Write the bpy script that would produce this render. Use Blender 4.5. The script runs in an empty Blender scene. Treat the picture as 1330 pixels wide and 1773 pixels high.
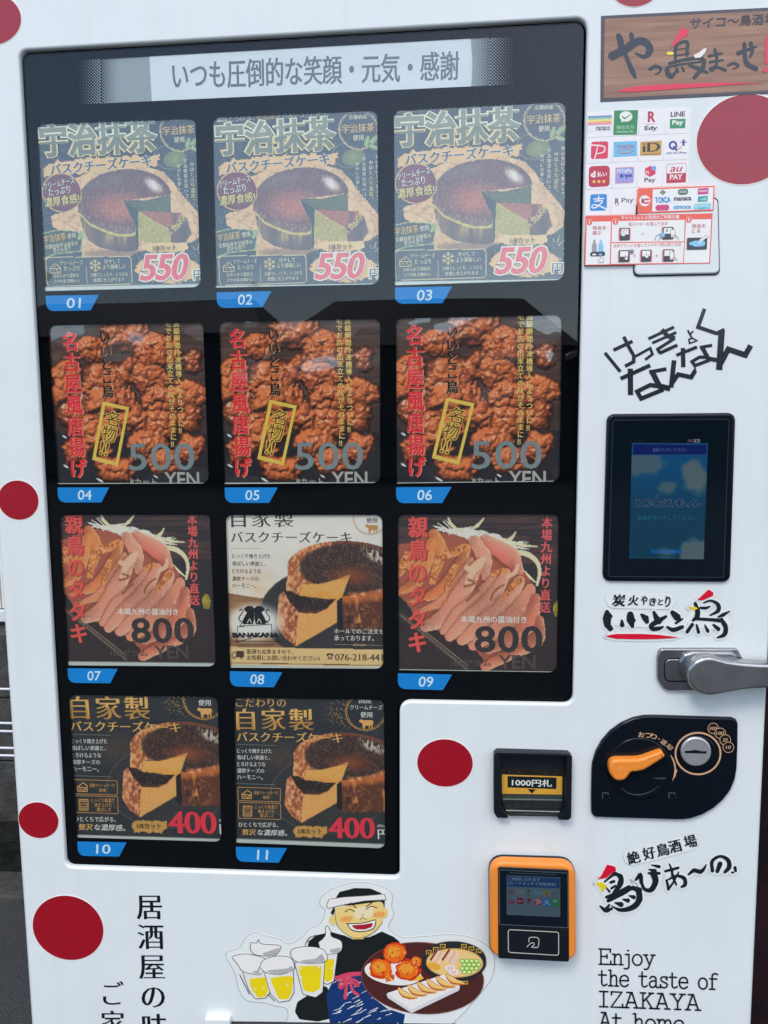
import bpy, bmesh, math, random
import numpy as np
from mathutils import Matrix, Vector
from mathutils.geometry import tessellate_polygon
random.seed(7)
SC = bpy.context.scene
COL = SC.collection

# ------------------------------------------------------------------ camera
W, H, F = 1330.0, 1773.0, 1330.0          # picture size and focal length in picture pixels
CAM = np.array([0.0, -1.0, 1.27])
YAW, PIT, ROL = -0.07415859, -0.11216044, -0.01095752
_cy, _sy, _cp, _sp, _cr, _sr = math.cos(YAW), math.sin(YAW), math.cos(PIT), math.sin(PIT), math.cos(ROL), math.sin(ROL)
FWD = np.array([_sy*_cp, _cy*_cp, _sp]); _r = np.array([_cy, -_sy, 0.0]); _u = np.cross(_r, FWD)
RGT = _r*_cr + _u*_sr; UPV = -_r*_sr + _u*_cr
cam = bpy.data.cameras.new('camera'); camo = bpy.data.objects.new('camera', cam); COL.objects.link(camo)
cam.sensor_fit = 'VERTICAL'; cam.sensor_height = 24.0; cam.lens = 24.0*F/H
cam.clip_start = 0.02; cam.clip_end = 600
camo.matrix_world = Matrix(((RGT[0], UPV[0], -FWD[0], CAM[0]), (RGT[1], UPV[1], -FWD[1], CAM[1]),
                            (RGT[2], UPV[2], -FWD[2], CAM[2]), (0, 0, 0, 1)))
SC.camera = camo

# ------------------------------------------------------------------ sky, sun, exposure
SUN_EL, SUN_AZ = math.radians(52), math.radians(-25)      # azimuth measured from straight behind the camera
w = bpy.data.worlds.new('World'); SC.world = w; w.use_nodes = True
nt = w.node_tree; nt.nodes.clear()
sky = nt.nodes.new('ShaderNodeTexSky'); sky.sky_type = 'NISHITA'; sky.sun_disc = False
sky.sun_elevation = SUN_EL; sky.sun_rotation = math.pi + SUN_AZ
sky.air_density = 1.0; sky.dust_density = 1.3; sky.ozone_density = 1.0
bg = nt.nodes.new('ShaderNodeBackground'); bg.inputs[1].default_value = 0.145
out = nt.nodes.new('ShaderNodeOutputWorld')
nt.links.new(sky.outputs[0], bg.inputs[0]); nt.links.new(bg.outputs[0], out.inputs[0])
sl = bpy.data.lights.new('sun', 'SUN'); sl.energy = 1.05; sl.angle = math.radians(20); sl.color = (1.0, 0.97, 0.92)
so = bpy.data.objects.new('sun', sl); COL.objects.link(so)
_d = Vector((math.cos(SUN_EL)*math.sin(SUN_AZ), -math.cos(SUN_EL)*math.cos(SUN_AZ), math.sin(SUN_EL)))
so.rotation_euler = _d.to_track_quat('Z', 'Y').to_euler(); so.location = (0, -6, 8)
vs = SC.view_settings
vs.view_transform = 'Standard'; vs.look = 'None'; vs.gamma = 1.0; vs.use_curve_mapping = False
vs.exposure = 0.75
try:
    SC.cycles.max_bounces = 8; SC.cycles.transparent_max_bounces = 12; SC.cycles.glossy_bounces = 4
except Exception: pass

# ------------------------------------------------------------------ picture plane helpers
def P(px, py, y=0.0):
    """point of the vertical plane Y=y that the picture shows at (px, py): world (X, Z)"""
    px = np.asarray(px, float); py = np.asarray(py, float)
    d = [FWD[i]*F + RGT[i]*(px-W/2) + UPV[i]*(H/2-py) for i in range(3)]
    t = (y - CAM[1])/d[1]
    return CAM[0]+d[0]*t, CAM[2]+d[2]*t

def lin(c):
    c = np.asarray(c, float)/255.0
    return np.where(c <= 0.04045, c/12.92, ((c+0.055)/1.055)**2.4)
def C(r, g, b):
    """surface colour from a picture colour, the cool daylight taken out"""
    v = lin((r, g, b))/np.array((0.84, 0.91, 1.04)); return tuple(np.maximum(v*min(1.0, 0.90/max(v.max(), 1e-6)), 0.002))

# ------------------------------------------------------------------ materials
MATS = {}
def principled(name, rough=0.5, spec=0.5, metal=0.0, base=None, coat=0.0, coat_rough=0.03):
    m = bpy.data.materials.new(name); m.use_nodes = True
    b = m.node_tree.nodes['Principled BSDF']
    b.inputs['Roughness'].default_value = rough; b.inputs['Specular IOR Level'].default_value = spec
    b.inputs['Metallic'].default_value = metal; b.inputs['Coat Weight'].default_value = coat
    b.inputs['Coat Roughness'].default_value = coat_rough
    if base is not None: b.inputs['Base Color'].default_value = (*base, 1)
    return m, b
def node(m, t, **kw):
    n = m.node_tree.nodes.new(t)
    for k, v in kw.items(): setattr(n, k, v)
    return n
def link(m, a, b): m.node_tree.links.new(a, b)
def wavy(m, b, scale, dist, detail=1.0, coat=False, strength=1.0):
    """gentle bumps in world space"""
    g = node(m, 'ShaderNodeNewGeometry'); n = node(m, 'ShaderNodeTexNoise'); n.inputs['Scale'].default_value = scale
    n.inputs['Detail'].default_value = detail
    bp = node(m, 'ShaderNodeBump'); bp.inputs['Distance'].default_value = dist; bp.inputs['Strength'].default_value = strength
    link(m, g.outputs['Position'], n.inputs['Vector']); link(m, n.outputs['Fac'], bp.inputs['Height'])
    link(m, bp.outputs[0], b.inputs['Normal'])
    if coat: link(m, bp.outputs[0], b.inputs['Coat Normal'])
def mottle(m, b, base, amount, scale, detail=5.0, dark=None):
    """base colour broken up by noise"""
    g = node(m, 'ShaderNodeNewGeometry'); n = node(m, 'ShaderNodeTexNoise'); n.inputs['Scale'].default_value = scale
    n.inputs['Detail'].default_value = detail; n.inputs['Roughness'].default_value = 0.65
    r = node(m, 'ShaderNodeValToRGB')
    d = dark if dark is not None else [x*(1-amount) for x in base]
    l = [min(1, x*(1+amount*0.5)) for x in base]
    r.color_ramp.elements[0].color = (*d, 1); r.color_ramp.elements[0].position = 0.3
    r.color_ramp.elements[1].color = (*l, 1); r.color_ramp.elements[1].position = 0.7
    link(m, g.outputs['Position'], n.inputs['Vector']); link(m, n.outputs['Fac'], r.inputs[0]); link(m, r.outputs[0], b.inputs['Base Color'])
    return n, r

def ink(col, kind='matte'):
    key = (tuple(round(x) for x in col), kind)
    if key in MATS: return MATS[key]
    base = C(*col); nm = '%s_%d_%d_%d' % (kind, *key[0])
    if kind == 'vinyl':
        m, b = principled(nm, 0.32, 0.5, 0, base, 0.6, 0.10); wavy(m, b, 35, 0.0006)
    elif kind == 'film':          # print on a card in a clear film
        k_ = min(1/0.72, 0.92/max(base)); base = tuple(x*k_ for x in base); m, b = principled(nm, 0.4, 0.3, 0, base, 1.0, 0.02); b.inputs['Coat IOR'].default_value = 2.1; wavy(m, b, 12, 0.0034, 1.5, True)
    elif kind == 'plastic':
        m, b = principled(nm, 0.28, 0.5, 0, base); wavy(m, b, 900, 0.00008)
    elif kind == 'gloss':
        m, b = principled(nm, 0.08, 0.5, 0, base)
    elif kind == 'lcd':
        m, b = principled(nm, 0.1, 0.5, 0, (0.004, 0.005, 0.006))
        b.inputs['Emission Color'].default_value = (*lin(col), 1); b.inputs['Emission Strength'].default_value = 0.36
    elif kind == 'metal':
        m, b = principled(nm, 0.34, 0.5, 1.0, base); wavy(m, b, 700, 0.0001)
    else:
        m, b = principled(nm, 0.6, 0.25, 0, base)
    MATS[key] = m
    return m

# ------------------------------------------------------------------ glyphs
_GC = {}
def glyphs(body, gap=1.0, res=3):
    key = (body, gap)
    if key in _GC: return _GC[key]
    cu = bpy.data.curves.new('t', 'FONT'); cu.body = body; cu.space_character = gap; cu.resolution_u = res; cu.size = 1.0
    o = bpy.data.objects.new('t', cu); COL.objects.link(o)
    dg = bpy.context.evaluated_depsgraph_get()
    me = bpy.data.meshes.new_from_object(o.evaluated_get(dg))
    V = np.array([(v.co.x, v.co.y) for v in me.vertices]); fs = [tuple(p.vertices) for p in me.polygons]
    bpy.data.objects.remove(o); bpy.data.curves.remove(cu); bpy.data.meshes.remove(me)
    cnt = {}
    for f in fs:
        a = sum(V[f[i]][0]*V[f[(i+1) % len(f)]][1]-V[f[(i+1) % len(f)]][0]*V[f[i]][1] for i in range(len(f)))
        ff = f if a > 0 else f[::-1]
        for i in range(len(ff)):
            e = (ff[i], ff[(i+1) % len(ff)]); k = (min(e), max(e))
            cnt.setdefault(k, []).append(e)
    N = np.zeros_like(V); L = {}
    for k, es in cnt.items():
        if len(es) != 1: continue
        a, b = es[0]; d = V[b]-V[a]; l = np.hypot(*d)
        if l < 1e-9: continue
        n = np.array((d[1], -d[0]))/l
        L.setdefault(a, []).append(n); L.setdefault(b, []).append(n)
    for i, ns in L.items():
        s = np.sum(ns, 0); l = np.hypot(*s)
        if l > 1e-6:
            s /= l; N[i] = s/max(0.6, float(np.dot(s, ns[0])))
    _GC[key] = (V, fs, N)
    return _GC[key]

SERIF = (0.017, -0.007)      # thins the level strokes and fattens the upright ones
VERT_LOW = '、。'

def catmull(pts, w, n=6):
    p = np.asarray(pts, float); w = np.asarray(w, float)
    if len(p) < 3:
        t = np.linspace(0, 1, n+1); return p[0]+(p[-1]-p[0])*t[:, None], w[0]+(w[-1]-w[0])*t
    q = np.vstack([2*p[0]-p[1], p, 2*p[-1]-p[-2]]); ww = np.concatenate([[w[0]], w, [w[-1]]])
    P_, W_ = [], []
    for i in range(1, len(q)-2):
        for t in np.linspace(0, 1, n, endpoint=False):
            a, b, c, d = q[i-1:i+3]; e, f, g, h = ww[i-1:i+3]
            P_.append(0.5*((2*b)+(-a+c)*t+(2*a-5*b+4*c-d)*t*t+(-a+3*b-3*c+d)*t**3))
            W_.append(f+(g-f)*t)
    P_.append(q[-2]); W_.append(ww[-2])
    return np.array(P_), np.array(W_)

def rounded(pts, r, n=6):
    """polygon with its corners rounded; r one radius or one per corner (same unit as pts)"""
    pts = [np.asarray(p, float) for p in pts]; N = len(pts); rs = r if hasattr(r, '__len__') else [r]*N; o = []
    for i in range(N):
        a, b, c = pts[i-1], pts[i], pts[(i+1) % N]; R = rs[i]
        if R <= 0: o.append(b); continue
        u = (a-b)/np.hypot(*(a-b)); v = (c-b)/np.hypot(*(c-b))
        ang = math.acos(max(-1, min(1, float(np.dot(u, v))))); d = min(R/math.tan(ang/2), 0.48*np.hypot(*(a-b)), 0.48*np.hypot(*(c-b)))
        s, e = b+u*d, b+v*d
        for t in np.linspace(0, 1, n+1): o.append((1-t)**2*s+2*t*(1-t)*(b*0.83+(s+e)/2*0.17)+t*t*e)
    return np.array(o)

def inset(pts, d):
    """offset a closed polygon inwards (plane units)"""
    p = np.asarray(pts, float); n = len(p)
    ar = 0.5*np.sum(p[:, 0]*np.roll(p[:, 1], -1)-np.roll(p[:, 0], -1)*p[:, 1]); sg = 1 if ar > 0 else -1
    e = np.roll(p, -1, 0)-p; l = np.hypot(e[:, 0], e[:, 1])+1e-12; nn = np.stack([-e[:, 1]/l, e[:, 0]/l], 1)*sg
    pn = np.roll(nn, 1, 0); b = nn+pn; bl = np.hypot(b[:, 0], b[:, 1])+1e-9; b /= bl[:, None]
    c = np.clip(np.sum(b*nn, 1), 0.5, 1)
    return p+b*(d/c)[:, None]

class Sheet:
    """collects flat printed shapes and bevelled slabs given in picture coordinates, builds ONE mesh"""
    def __init__(s, y=0.0, kind='matte', view=None):
        s.v = []; s.f = []; s.m = []; s.sm = []; s.mats = []; s.y = y; s.k = 0; s.kind = kind; s.tilt = 0.0
        s.ox, s.oy, s.s = 0.0, 0.0, 1.0
        if view: s.z(*view)
    def z(s, ox, oy, w): s.ox, s.oy, s.s = ox, oy, 1330.0/w; return s
    def tpx(s, pts):
        a = np.asarray(pts, float).reshape(-1, 2); return a[:, 0]/s.s+s.ox, a[:, 1]/s.s+s.oy
    def pl(s, pts, y): x, z = P(*s.tpx(pts), y); return np.stack([x, z], 1)
    def mi(s, col):
        m = col if isinstance(col, bpy.types.Material) else ink(col, s.kind)
        if m not in s.mats: s.mats.append(m)
        return s.mats.index(m)
    def up(s): s.k += 1; return s.y-s.k*9e-6
    def add(s, v3, faces, mi, smooth=False):
        o = len(s.v); s.v.extend([tuple(map(float, q)) for q in v3])
        for f in faces: s.f.append(tuple(i+o for i in f)); s.m.append(mi); s.sm.append(smooth)
    def flat(s, xz, faces, col, y=None, jit=1e-6):
        y = s.up() if y is None else y
        s.add([(a, y+random.uniform(-jit, jit), b) for a, b in xz], faces, s.mi(col))
    def loop(s, xz, col, y=None, holes=()):
        loops = [[Vector((a, b, 0)) for a, b in L] for L in [xz, *holes]]
        allp = [q for L in [xz, *holes] for q in L]
        s.flat(allp, [tuple(t) for t in tessellate_polygon(loops)], col, y)
    def poly(s, pts, col, r=0, holes=(), y=None):
        yy = s.up() if y is None else y
        q = rounded(pts, r) if (hasattr(r, '__len__') or r > 0) else np.asarray(pts, float)
        s.loop(s.pl(q, yy), col, yy, [s.pl(h, yy) for h in holes])
    def outline(s, pts, wd, col, r=0, closed=True):
        q = rounded(pts, r) if (hasattr(r, '__len__') or r > 0) else np.asarray(pts, float)
        i = inset(q, wd); yy = s.up(); n = len(q)
        s.flat(np.vstack([s.pl(q, yy), s.pl(i, yy)]), [(k, (k+1) % n, (k+1) % n+n, k+n) for k in range(n)], col, yy)
    def ell(s, cx, cy, rx, ry, col, rot=0, n=40, ring=0, a0=0, a1=360, y=None):
        t = np.radians(np.linspace(a0, a1, n+1)); ca, sa = math.cos(math.radians(rot)), math.sin(math.radians(rot))
        def g(k):
            x, yv = (rx-k)*np.cos(t), (ry-k)*np.sin(t); return np.stack([cx+x*ca-yv*sa, cy+x*sa+yv*ca], 1)
        yy = s.up() if y is None else y
        if ring:
            a, b = g(0), g(ring); m = len(a)
            s.flat(np.vstack([s.pl(a, yy), s.pl(b, yy)]), [(k, k+1, k+1+m, k+m) for k in range(m-1)], col, yy)
        else: s.loop(s.pl(g(0)[:-1] if a1-a0 >= 360 else g(0), yy), col, yy)
    def stroke(s, pts, wd, col, smooth=True, cap=True, rough=0.0, grow=0.0):
        p = np.asarray(pts, float); wv = np.full(len(p), wd, float) if not hasattr(wd, '__len__') else np.asarray(wd, float)
        if smooth: p, wv = catmull(p, wv)
        if rough: wv = wv*(1+rough*np.array([random.uniform(-1, 1) for _ in wv]))
        wv = wv+grow
        d = np.diff(p, axis=0); d = d/(np.hypot(d[:, 0], d[:, 1])+1e-9)[:, None]
        nn = np.stack([-d[:, 1], d[:, 0]], 1)
        N = np.vstack([nn[:1], nn[:-1]+nn[1:], nn[-1:]]); N /= (np.hypot(N[:, 0], N[:, 1])+1e-9)[:, None]
        cs = np.ones(len(p)); cs[1:-1] = np.clip(np.sum(N[1:-1]*nn[1:], 1), 0.55, 1)
        h = (wv/2/cs)[:, None]; A, B = p+N*h, p-N*h; n = len(p); yy = s.up()
        q = np.vstack([A, B]); faces = [(k, k+1, k+1+n, k+n) for k in range(n-1)]
        if cap:
            for e, sg in ((0, 1), (n-1, -1)):
                dd = d[0] if e == 0 else d[-1]; t0 = len(q); c = p[e]; nv = N[e]; hw = wv[e]/2
                arc = [c+nv*hw*math.cos(t)-sg*dd*hw*math.sin(t) for t in np.linspace(0, math.pi, 7)[1:-1]]
                q = np.vstack([q, arc]); faces.append((e, *range(t0, t0+5), e+n))
        xz = s.pl(q, yy)
        s.add([(a, yy-i*2e-8, b) for i, (a, b) in enumerate(xz)], faces, s.mi(col))
    def text(s, body, x0, y0, x1, h, col, y1=None, b=(0, 0), sl=0.0, gap=1.0, jit=0.0, grad=None):
        """ink box: lower left (x0,y0), lower right (x1,y1), ink height h; all in picture units"""
        if y1 is None: y1 = y0+s.tilt*(x1-x0)
        V, fs, N = glyphs(body, gap)
        V = V+N*np.array(b); mn = V.min(0); ex = V.max(0)-mn
        b0 = V.max(0)*0
        yy = s.up(); q = s.pl([(x0, y0), (x1, y1), (x0, y0-h)], yy)
        B = q[1]-q[0]; bl = np.hypot(*B); U = np.array((-B[1], B[0]))/bl*np.hypot(*(q[2]-q[0]))
        u = (V[:, :1]-mn[0])/ex[0]; v = (V[:, 1:]-mn[1])/ex[1]
        xz = q[0]+u*(B-B/bl*sl*np.hypot(*U))+v*(U+B/bl*sl*np.hypot(*U))
        if grad is None: s.flat(xz, fs, col, yy)
        else:
            top = [f for f in fs if np.mean(v[list(f)]) > 0.5]; bot = [f for f in fs if np.mean(v[list(f)]) <= 0.5]
            o = len(s.v); s.add([(a, yy+random.uniform(-1e-6, 1e-6), c) for a, c in xz], top, s.mi(col))
            for f in bot: s.f.append(tuple(i+o for i in f)); s.m.append(s.mi(grad)); s.sm.append(False)
    def vtext(s, body, xa, ya, xb, yb, wd, col, b=(0, 0), dens=0.96):
        """a column of characters from (xa,ya) top centre to (xb,yb) bottom centre, wd wide"""
        n = len(body)
        for i, ch in enumerate(body):
            if ch == ' ': continue
            V, fs, N = glyphs(ch); V = V+N*np.array(b)
            c = np.array([0.5, 0.38]); V = V-c
            if ch in VERT_LOW: V = V+np.array((0.6, 0.6))
            if ch in 'ー〜': V = np.stack([-V[:, 1]*-1, -V[:, 0]], 1)
            if ch == '‼' or ch == '!': V = V
            t = (i+0.5)/n; cell = (yb-ya)/n
            yy = s.up()
            q = s.pl([(xa+(xb-xa)*t, ya+(yb-ya)*t), (xa+(xb-xa)*t+wd, ya+(yb-ya)*t), (xa+(xb-xa)*(t+1/n), ya+(yb-ya)*(t+1/n))], yy)
            R_, D_ = q[1]-q[0], q[2]-q[0]
            s.flat(q[0]+V[:, :1]*R_-V[:, 1:]*D_*dens, fs, col, yy)
    def slab(s, pts, yb, yf, col, bev=0.002, r=0, seg=3, top=None, holes=()):
        """solid with a rounded front edge: outline as seen on its front, from depth yb to yf"""
        q = rounded(pts, r) if (hasattr(r, '__len__') or r > 0) else np.asarray(pts, float)
        base = s.pl(q, yf); n = len(base); mi = s.mi(col); mt = mi if top is None else s.mi(top)
        rings = [(base, yb)]
        for k in range(seg+1):
            a = math.pi/2*k/seg; rings.append((inset(base, bev*(1-math.cos(a))), yf+bev*(1-math.sin(a))))
        v = []; f = []
        for R_, y in rings: v += [(a, y, c) for a, c in R_]
        m = len(rings)
        for j in range(m-1):
            for k in range(n): f.append((j*n+k, j*n+(k+1) % n, (j+1)*n+(k+1) % n, (j+1)*n+k))
        ar = np.sum(base[:, 0]*np.roll(base[:, 1], -1)-np.roll(base[:, 0], -1)*base[:, 1])
        if ar < 0: f = [x[::-1] for x in f]
        s.add(v, f, mi, True)
        L = rings[-1][0]; idx = len(s.v)-n
        tri = tessellate_polygon([[Vector((a, c, 0)) for a, c in L]])
        for t in tri:
            a_, b_, c_ = (L[i] for i in t)
            sg = (b_[0]-a_[0])*(c_[1]-a_[1])-(b_[1]-a_[1])*(c_[0]-a_[0])
            t = tuple(t) if sg > 0 else tuple(t)[::-1]
            s.f.append(tuple(i+idx for i in t)); s.m.append(mt); s.sm.append(False)
        s.y = yf; s.k = 0
    def cut(s, name, parent):
        s.build(name, parent); n = Sheet(s.y, s.kind); n.ox, n.oy, n.s, n.k, n.tilt = s.ox, s.oy, s.s, s.k, s.tilt; return n
    def build(s, name, parent=None, loc=None):
        me = bpy.data.meshes.new(name)
        o0 = root_of(parent) if (parent is not None) else np.array(loc if loc is not None else (0, 0, 0))
        V = np.array(s.v)-o0
        me.from_pydata(V.tolist(), [], s.f)
        for m in s.mats: me.materials.append(m)
        me.polygons.foreach_set('material_index', s.m); me.polygons.foreach_set('use_smooth', s.sm)
        me.update()
        return put(name, me, parent, loc)

def put(name, me, parent=None, loc=None):
    o = bpy.data.objects.new(name, me); COL.objects.link(o)
    if parent is not None: o.parent = parent
    elif loc is not None: o.location = loc
    return o
def root_of(parent):
    p = np.zeros(3)
    while parent is not None: p += np.array(parent.location); parent = parent.parent
    return p
def thing(name, label, cat, loc, group=None):
    o = bpy.data.objects.new(name, None); COL.objects.link(o); o.location = loc; o.empty_display_size = 0.02
    return tag(o, label, cat, group)
def tag(o, label, cat, group=None):
    o['label'] = label; o['category'] = cat
    if group: o['group'] = group
    return o
def structure(o): o['kind'] = 'structure'; return o
def box_bm(bm, a, b, bevel=0.0):
    r = bmesh.ops.create_cube(bm, size=1.0); vs_ = r['verts']
    for v in vs_: v.co = Vector([(a[i]+b[i])/2+v.co[i]*(b[i]-a[i]) for i in range(3)])
    if bevel:
        es = list({e for v in vs_ for e in v.link_edges})
        bmesh.ops.bevel(bm, geom=es, offset=bevel, segments=2, profile=0.6, affect='EDGES')
def rod_bm(bm, a, b, r, n=8):
    a, b = Vector(a), Vector(b); d = b-a; q = d.to_track_quat('Z', 'Y')
    ra = [bm.verts.new(a+q @ Vector((r*math.cos(t), r*math.sin(t), 0))) for t in np.linspace(0, 2*math.pi, n, endpoint=False)]
    rb = [bm.verts.new(b+q @ Vector((r*math.cos(t), r*math.sin(t), 0))) for t in np.linspace(0, 2*math.pi, n, endpoint=False)]
    for i in range(n): bm.faces.new((ra[i], ra[(i+1) % n], rb[(i+1) % n], rb[i])).smooth = True
    bm.faces.new(ra[::-1]); bm.faces.new(rb)
def from_bm(name, bm, m, parent=None, loc=None):
    o0 = root_of(parent) if parent is not None else np.array(loc if loc is not None else (0, 0, 0))
    bmesh.ops.translate(bm, verts=bm.verts, vec=Vector(-o0)); bmesh.ops.recalc_face_normals(bm, faces=bm.faces)
    me = bpy.data.meshes.new(name); bm.to_mesh(me); bm.free()
    for x in (m if isinstance(m, (list, tuple)) else [m]): me.materials.append(x)
    return put(name, me, parent, loc)

# ------------------------------------------------------------------ printed pictures: a fine grid with a colour per vertex
_rs = np.random.RandomState(11); _TAB = _rs.rand(256, 256)
def vn(x, y, seed=0):
    x = x+seed*17.3; y = y+seed*31.7; xi = np.floor(x).astype(int); yi = np.floor(y).astype(int); fx, fy = x-xi, y-yi
    fx = fx*fx*(3-2*fx); fy = fy*fy*(3-2*fy); g = lambda a, b: _TAB[a & 255, b & 255]
    return (g(xi, yi)*(1-fx)+g(xi+1, yi)*fx)*(1-fy)+(g(xi, yi+1)*(1-fx)+g(xi+1, yi+1)*fx)*fy
def fbm(x, y, o=4, seed=0):
    t = 0; a = 0.5; n = 0
    for k in range(o): t = t+a*vn(x*2**k, y*2**k, seed+k); n += a; a *= 0.55
    return t/n
def worley(x, y, seed=0):
    xi = np.floor(x).astype(int); yi = np.floor(y).astype(int); f1 = np.full(x.shape, 9.0); f2 = f1.copy(); idv = np.zeros(x.shape)
    for dx in (-1, 0, 1):
        for dy in (-1, 0, 1):
            a, b = xi+dx, yi+dy
            px = a+_TAB[(a+seed*7) & 255, b & 255]; py = b+_TAB[(a+91) & 255, (b+seed*13+57) & 255]
            d = np.hypot(x-px, y-py); m = d < f1
            f2 = np.where(m, f1, np.minimum(f2, d)); idv = np.where(m, _TAB[(a+33) & 255, (b+71) & 255], idv); f1 = np.where(m, d, f1)
    return f1, f2, idv
def ss(a, b, x): t = np.clip((x-a)/(b-a), 0, 1); return t*t*(3-2*t)

class Paint:
    def __init__(s, quad, step=1.25):
        tl, tr, br, bl = [np.asarray(q, float) for q in quad]
        n = int(np.hypot(*(tr-tl))/step); m = int(np.hypot(*(bl-tl))/step); u = np.linspace(0, 1, n)[None, :, None]; v = np.linspace(0, 1, m)[:, None, None]
        g = (tl*(1-u)+tr*u)*(1-v)+(bl*(1-u)+br*u)*v
        s.X, s.Y = g[..., 0], g[..., 1]; s.C = np.zeros(s.X.shape+(3,)); s.x, s.y = s.X, s.Y
    def z(s, ox, oy, w): k = 1330.0/w; s.x, s.y = (s.X-ox)*k, (s.Y-oy)*k; return s
    def fill(s, mask, col, a=1.0):
        m = (np.asarray(mask, float)*a)[..., None]; col = np.asarray(col, float); s.C = s.C*(1-m)+col*m
    def poly(s, pts, rough=0.0, sc=40.0, seed=3):
        x, y = s.x, s.y
        if rough: x, y = x+rough*(fbm(x/sc, y/sc, 3, seed)-0.5)*2, y+rough*(fbm(x/sc+9, y/sc+5, 3, seed+2)-0.5)*2
        ins = np.zeros(x.shape, bool); p = pts
        for i in range(len(p)):
            (x0, y0), (x1, y1) = p[i-1], p[i]
            if y0 == y1: continue
            c = ((y0 > y) != (y1 > y)) & (x < (x1-x0)*(y-y0)/(y1-y0)+x0); ins ^= c
        return ins
    def d(s, cx, cy, rx, ry, rot=0):
        c, q = math.cos(math.radians(rot)), math.sin(math.radians(rot)); x, y = s.x-cx, s.y-cy
        return np.hypot((x*c+y*q)/rx, (-x*q+y*c)/ry)
    def seg(s, a, b, wa, wb):
        a, b = np.array(a, float), np.array(b, float); L = np.dot(b-a, b-a)
        t = np.clip(((s.x-a[0])*(b[0]-a[0])+(s.y-a[1])*(b[1]-a[1]))/L, 0, 1)
        return np.hypot(s.x-a[0]-t*(b[0]-a[0]), s.y-a[1]-t*(b[1]-a[1])) < (wa+(wb-wa)*t)/2
    def path(s, pts, w):
        p, wv = catmull(pts, w if hasattr(w, '__len__') else [w]*len(pts), 5); m = np.zeros(s.x.shape, bool)
        for i in range(len(p)-1): m |= s.seg(p[i], p[i+1], wv[i], wv[i+1])
        return m
    def build(s, name, mat, y, parent):
        m, n = s.X.shape; x, z = P(s.X.ravel(), s.Y.ravel(), y); o = root_of(parent)
        V = np.stack([x-o[0], np.full(x.shape, y-o[1]), z-o[2]], 1)
        i = (np.arange(m-1)[:, None]*n+np.arange(n-1)[None, :]).ravel(); Fq = np.stack([i, i+n, i+n+1, i+1], 1)
        me = bpy.data.meshes.new(name); me.vertices.add(len(V)); me.vertices.foreach_set('co', V.ravel())
        me.loops.add(Fq.size); me.loops.foreach_set('vertex_index', Fq.ravel()); me.polygons.add(len(Fq))
        me.polygons.foreach_set('loop_start', np.arange(0, Fq.size, 4)); me.update(calc_edges=True)
        a = me.color_attributes.new('Print', 'FLOAT_COLOR', 'POINT')
        c = lin(np.clip(s.C, 0, 255).reshape(-1, 3)); c = c/np.array((0.63, 0.67, 0.75)) if mat is FILM_PRINT else c; c = np.maximum(c*np.minimum(1, 0.92/np.maximum(c.max(1, keepdims=True), 1e-6)), 0.002)
        a.data.foreach_set('color', np.concatenate([c, np.ones((len(c), 1))], 1).astype(np.float32).ravel())
        me.materials.append(mat)
        return put(name, me, parent)

def print_mat(name, kind):
    if kind == 'film':
        m, b = principled(name, 0.4, 0.3, 0, None, 1.0, 0.02); b.inputs['Coat IOR'].default_value = 2.1; wavy(m, b, 12, 0.0034, 1.5, True)
    elif kind == 'lcd': m, b = principled(name, 0.1, 0.5, 0, (0.004, 0.005, 0.006))
    else: m, b = principled(name, 0.4, 0.5, 0, None, 0.4, 0.1)
    a = node(m, 'ShaderNodeAttribute', attribute_name='Print')
    if kind == 'lcd':
        link(m, a.outputs['Color'], b.inputs['Emission Color']); b.inputs['Emission Strength'].default_value = 0.34
    else: link(m, a.outputs['Color'], b.inputs['Base Color'])
    return m
FILM_PRINT = print_mat('card_print', 'film')

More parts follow.
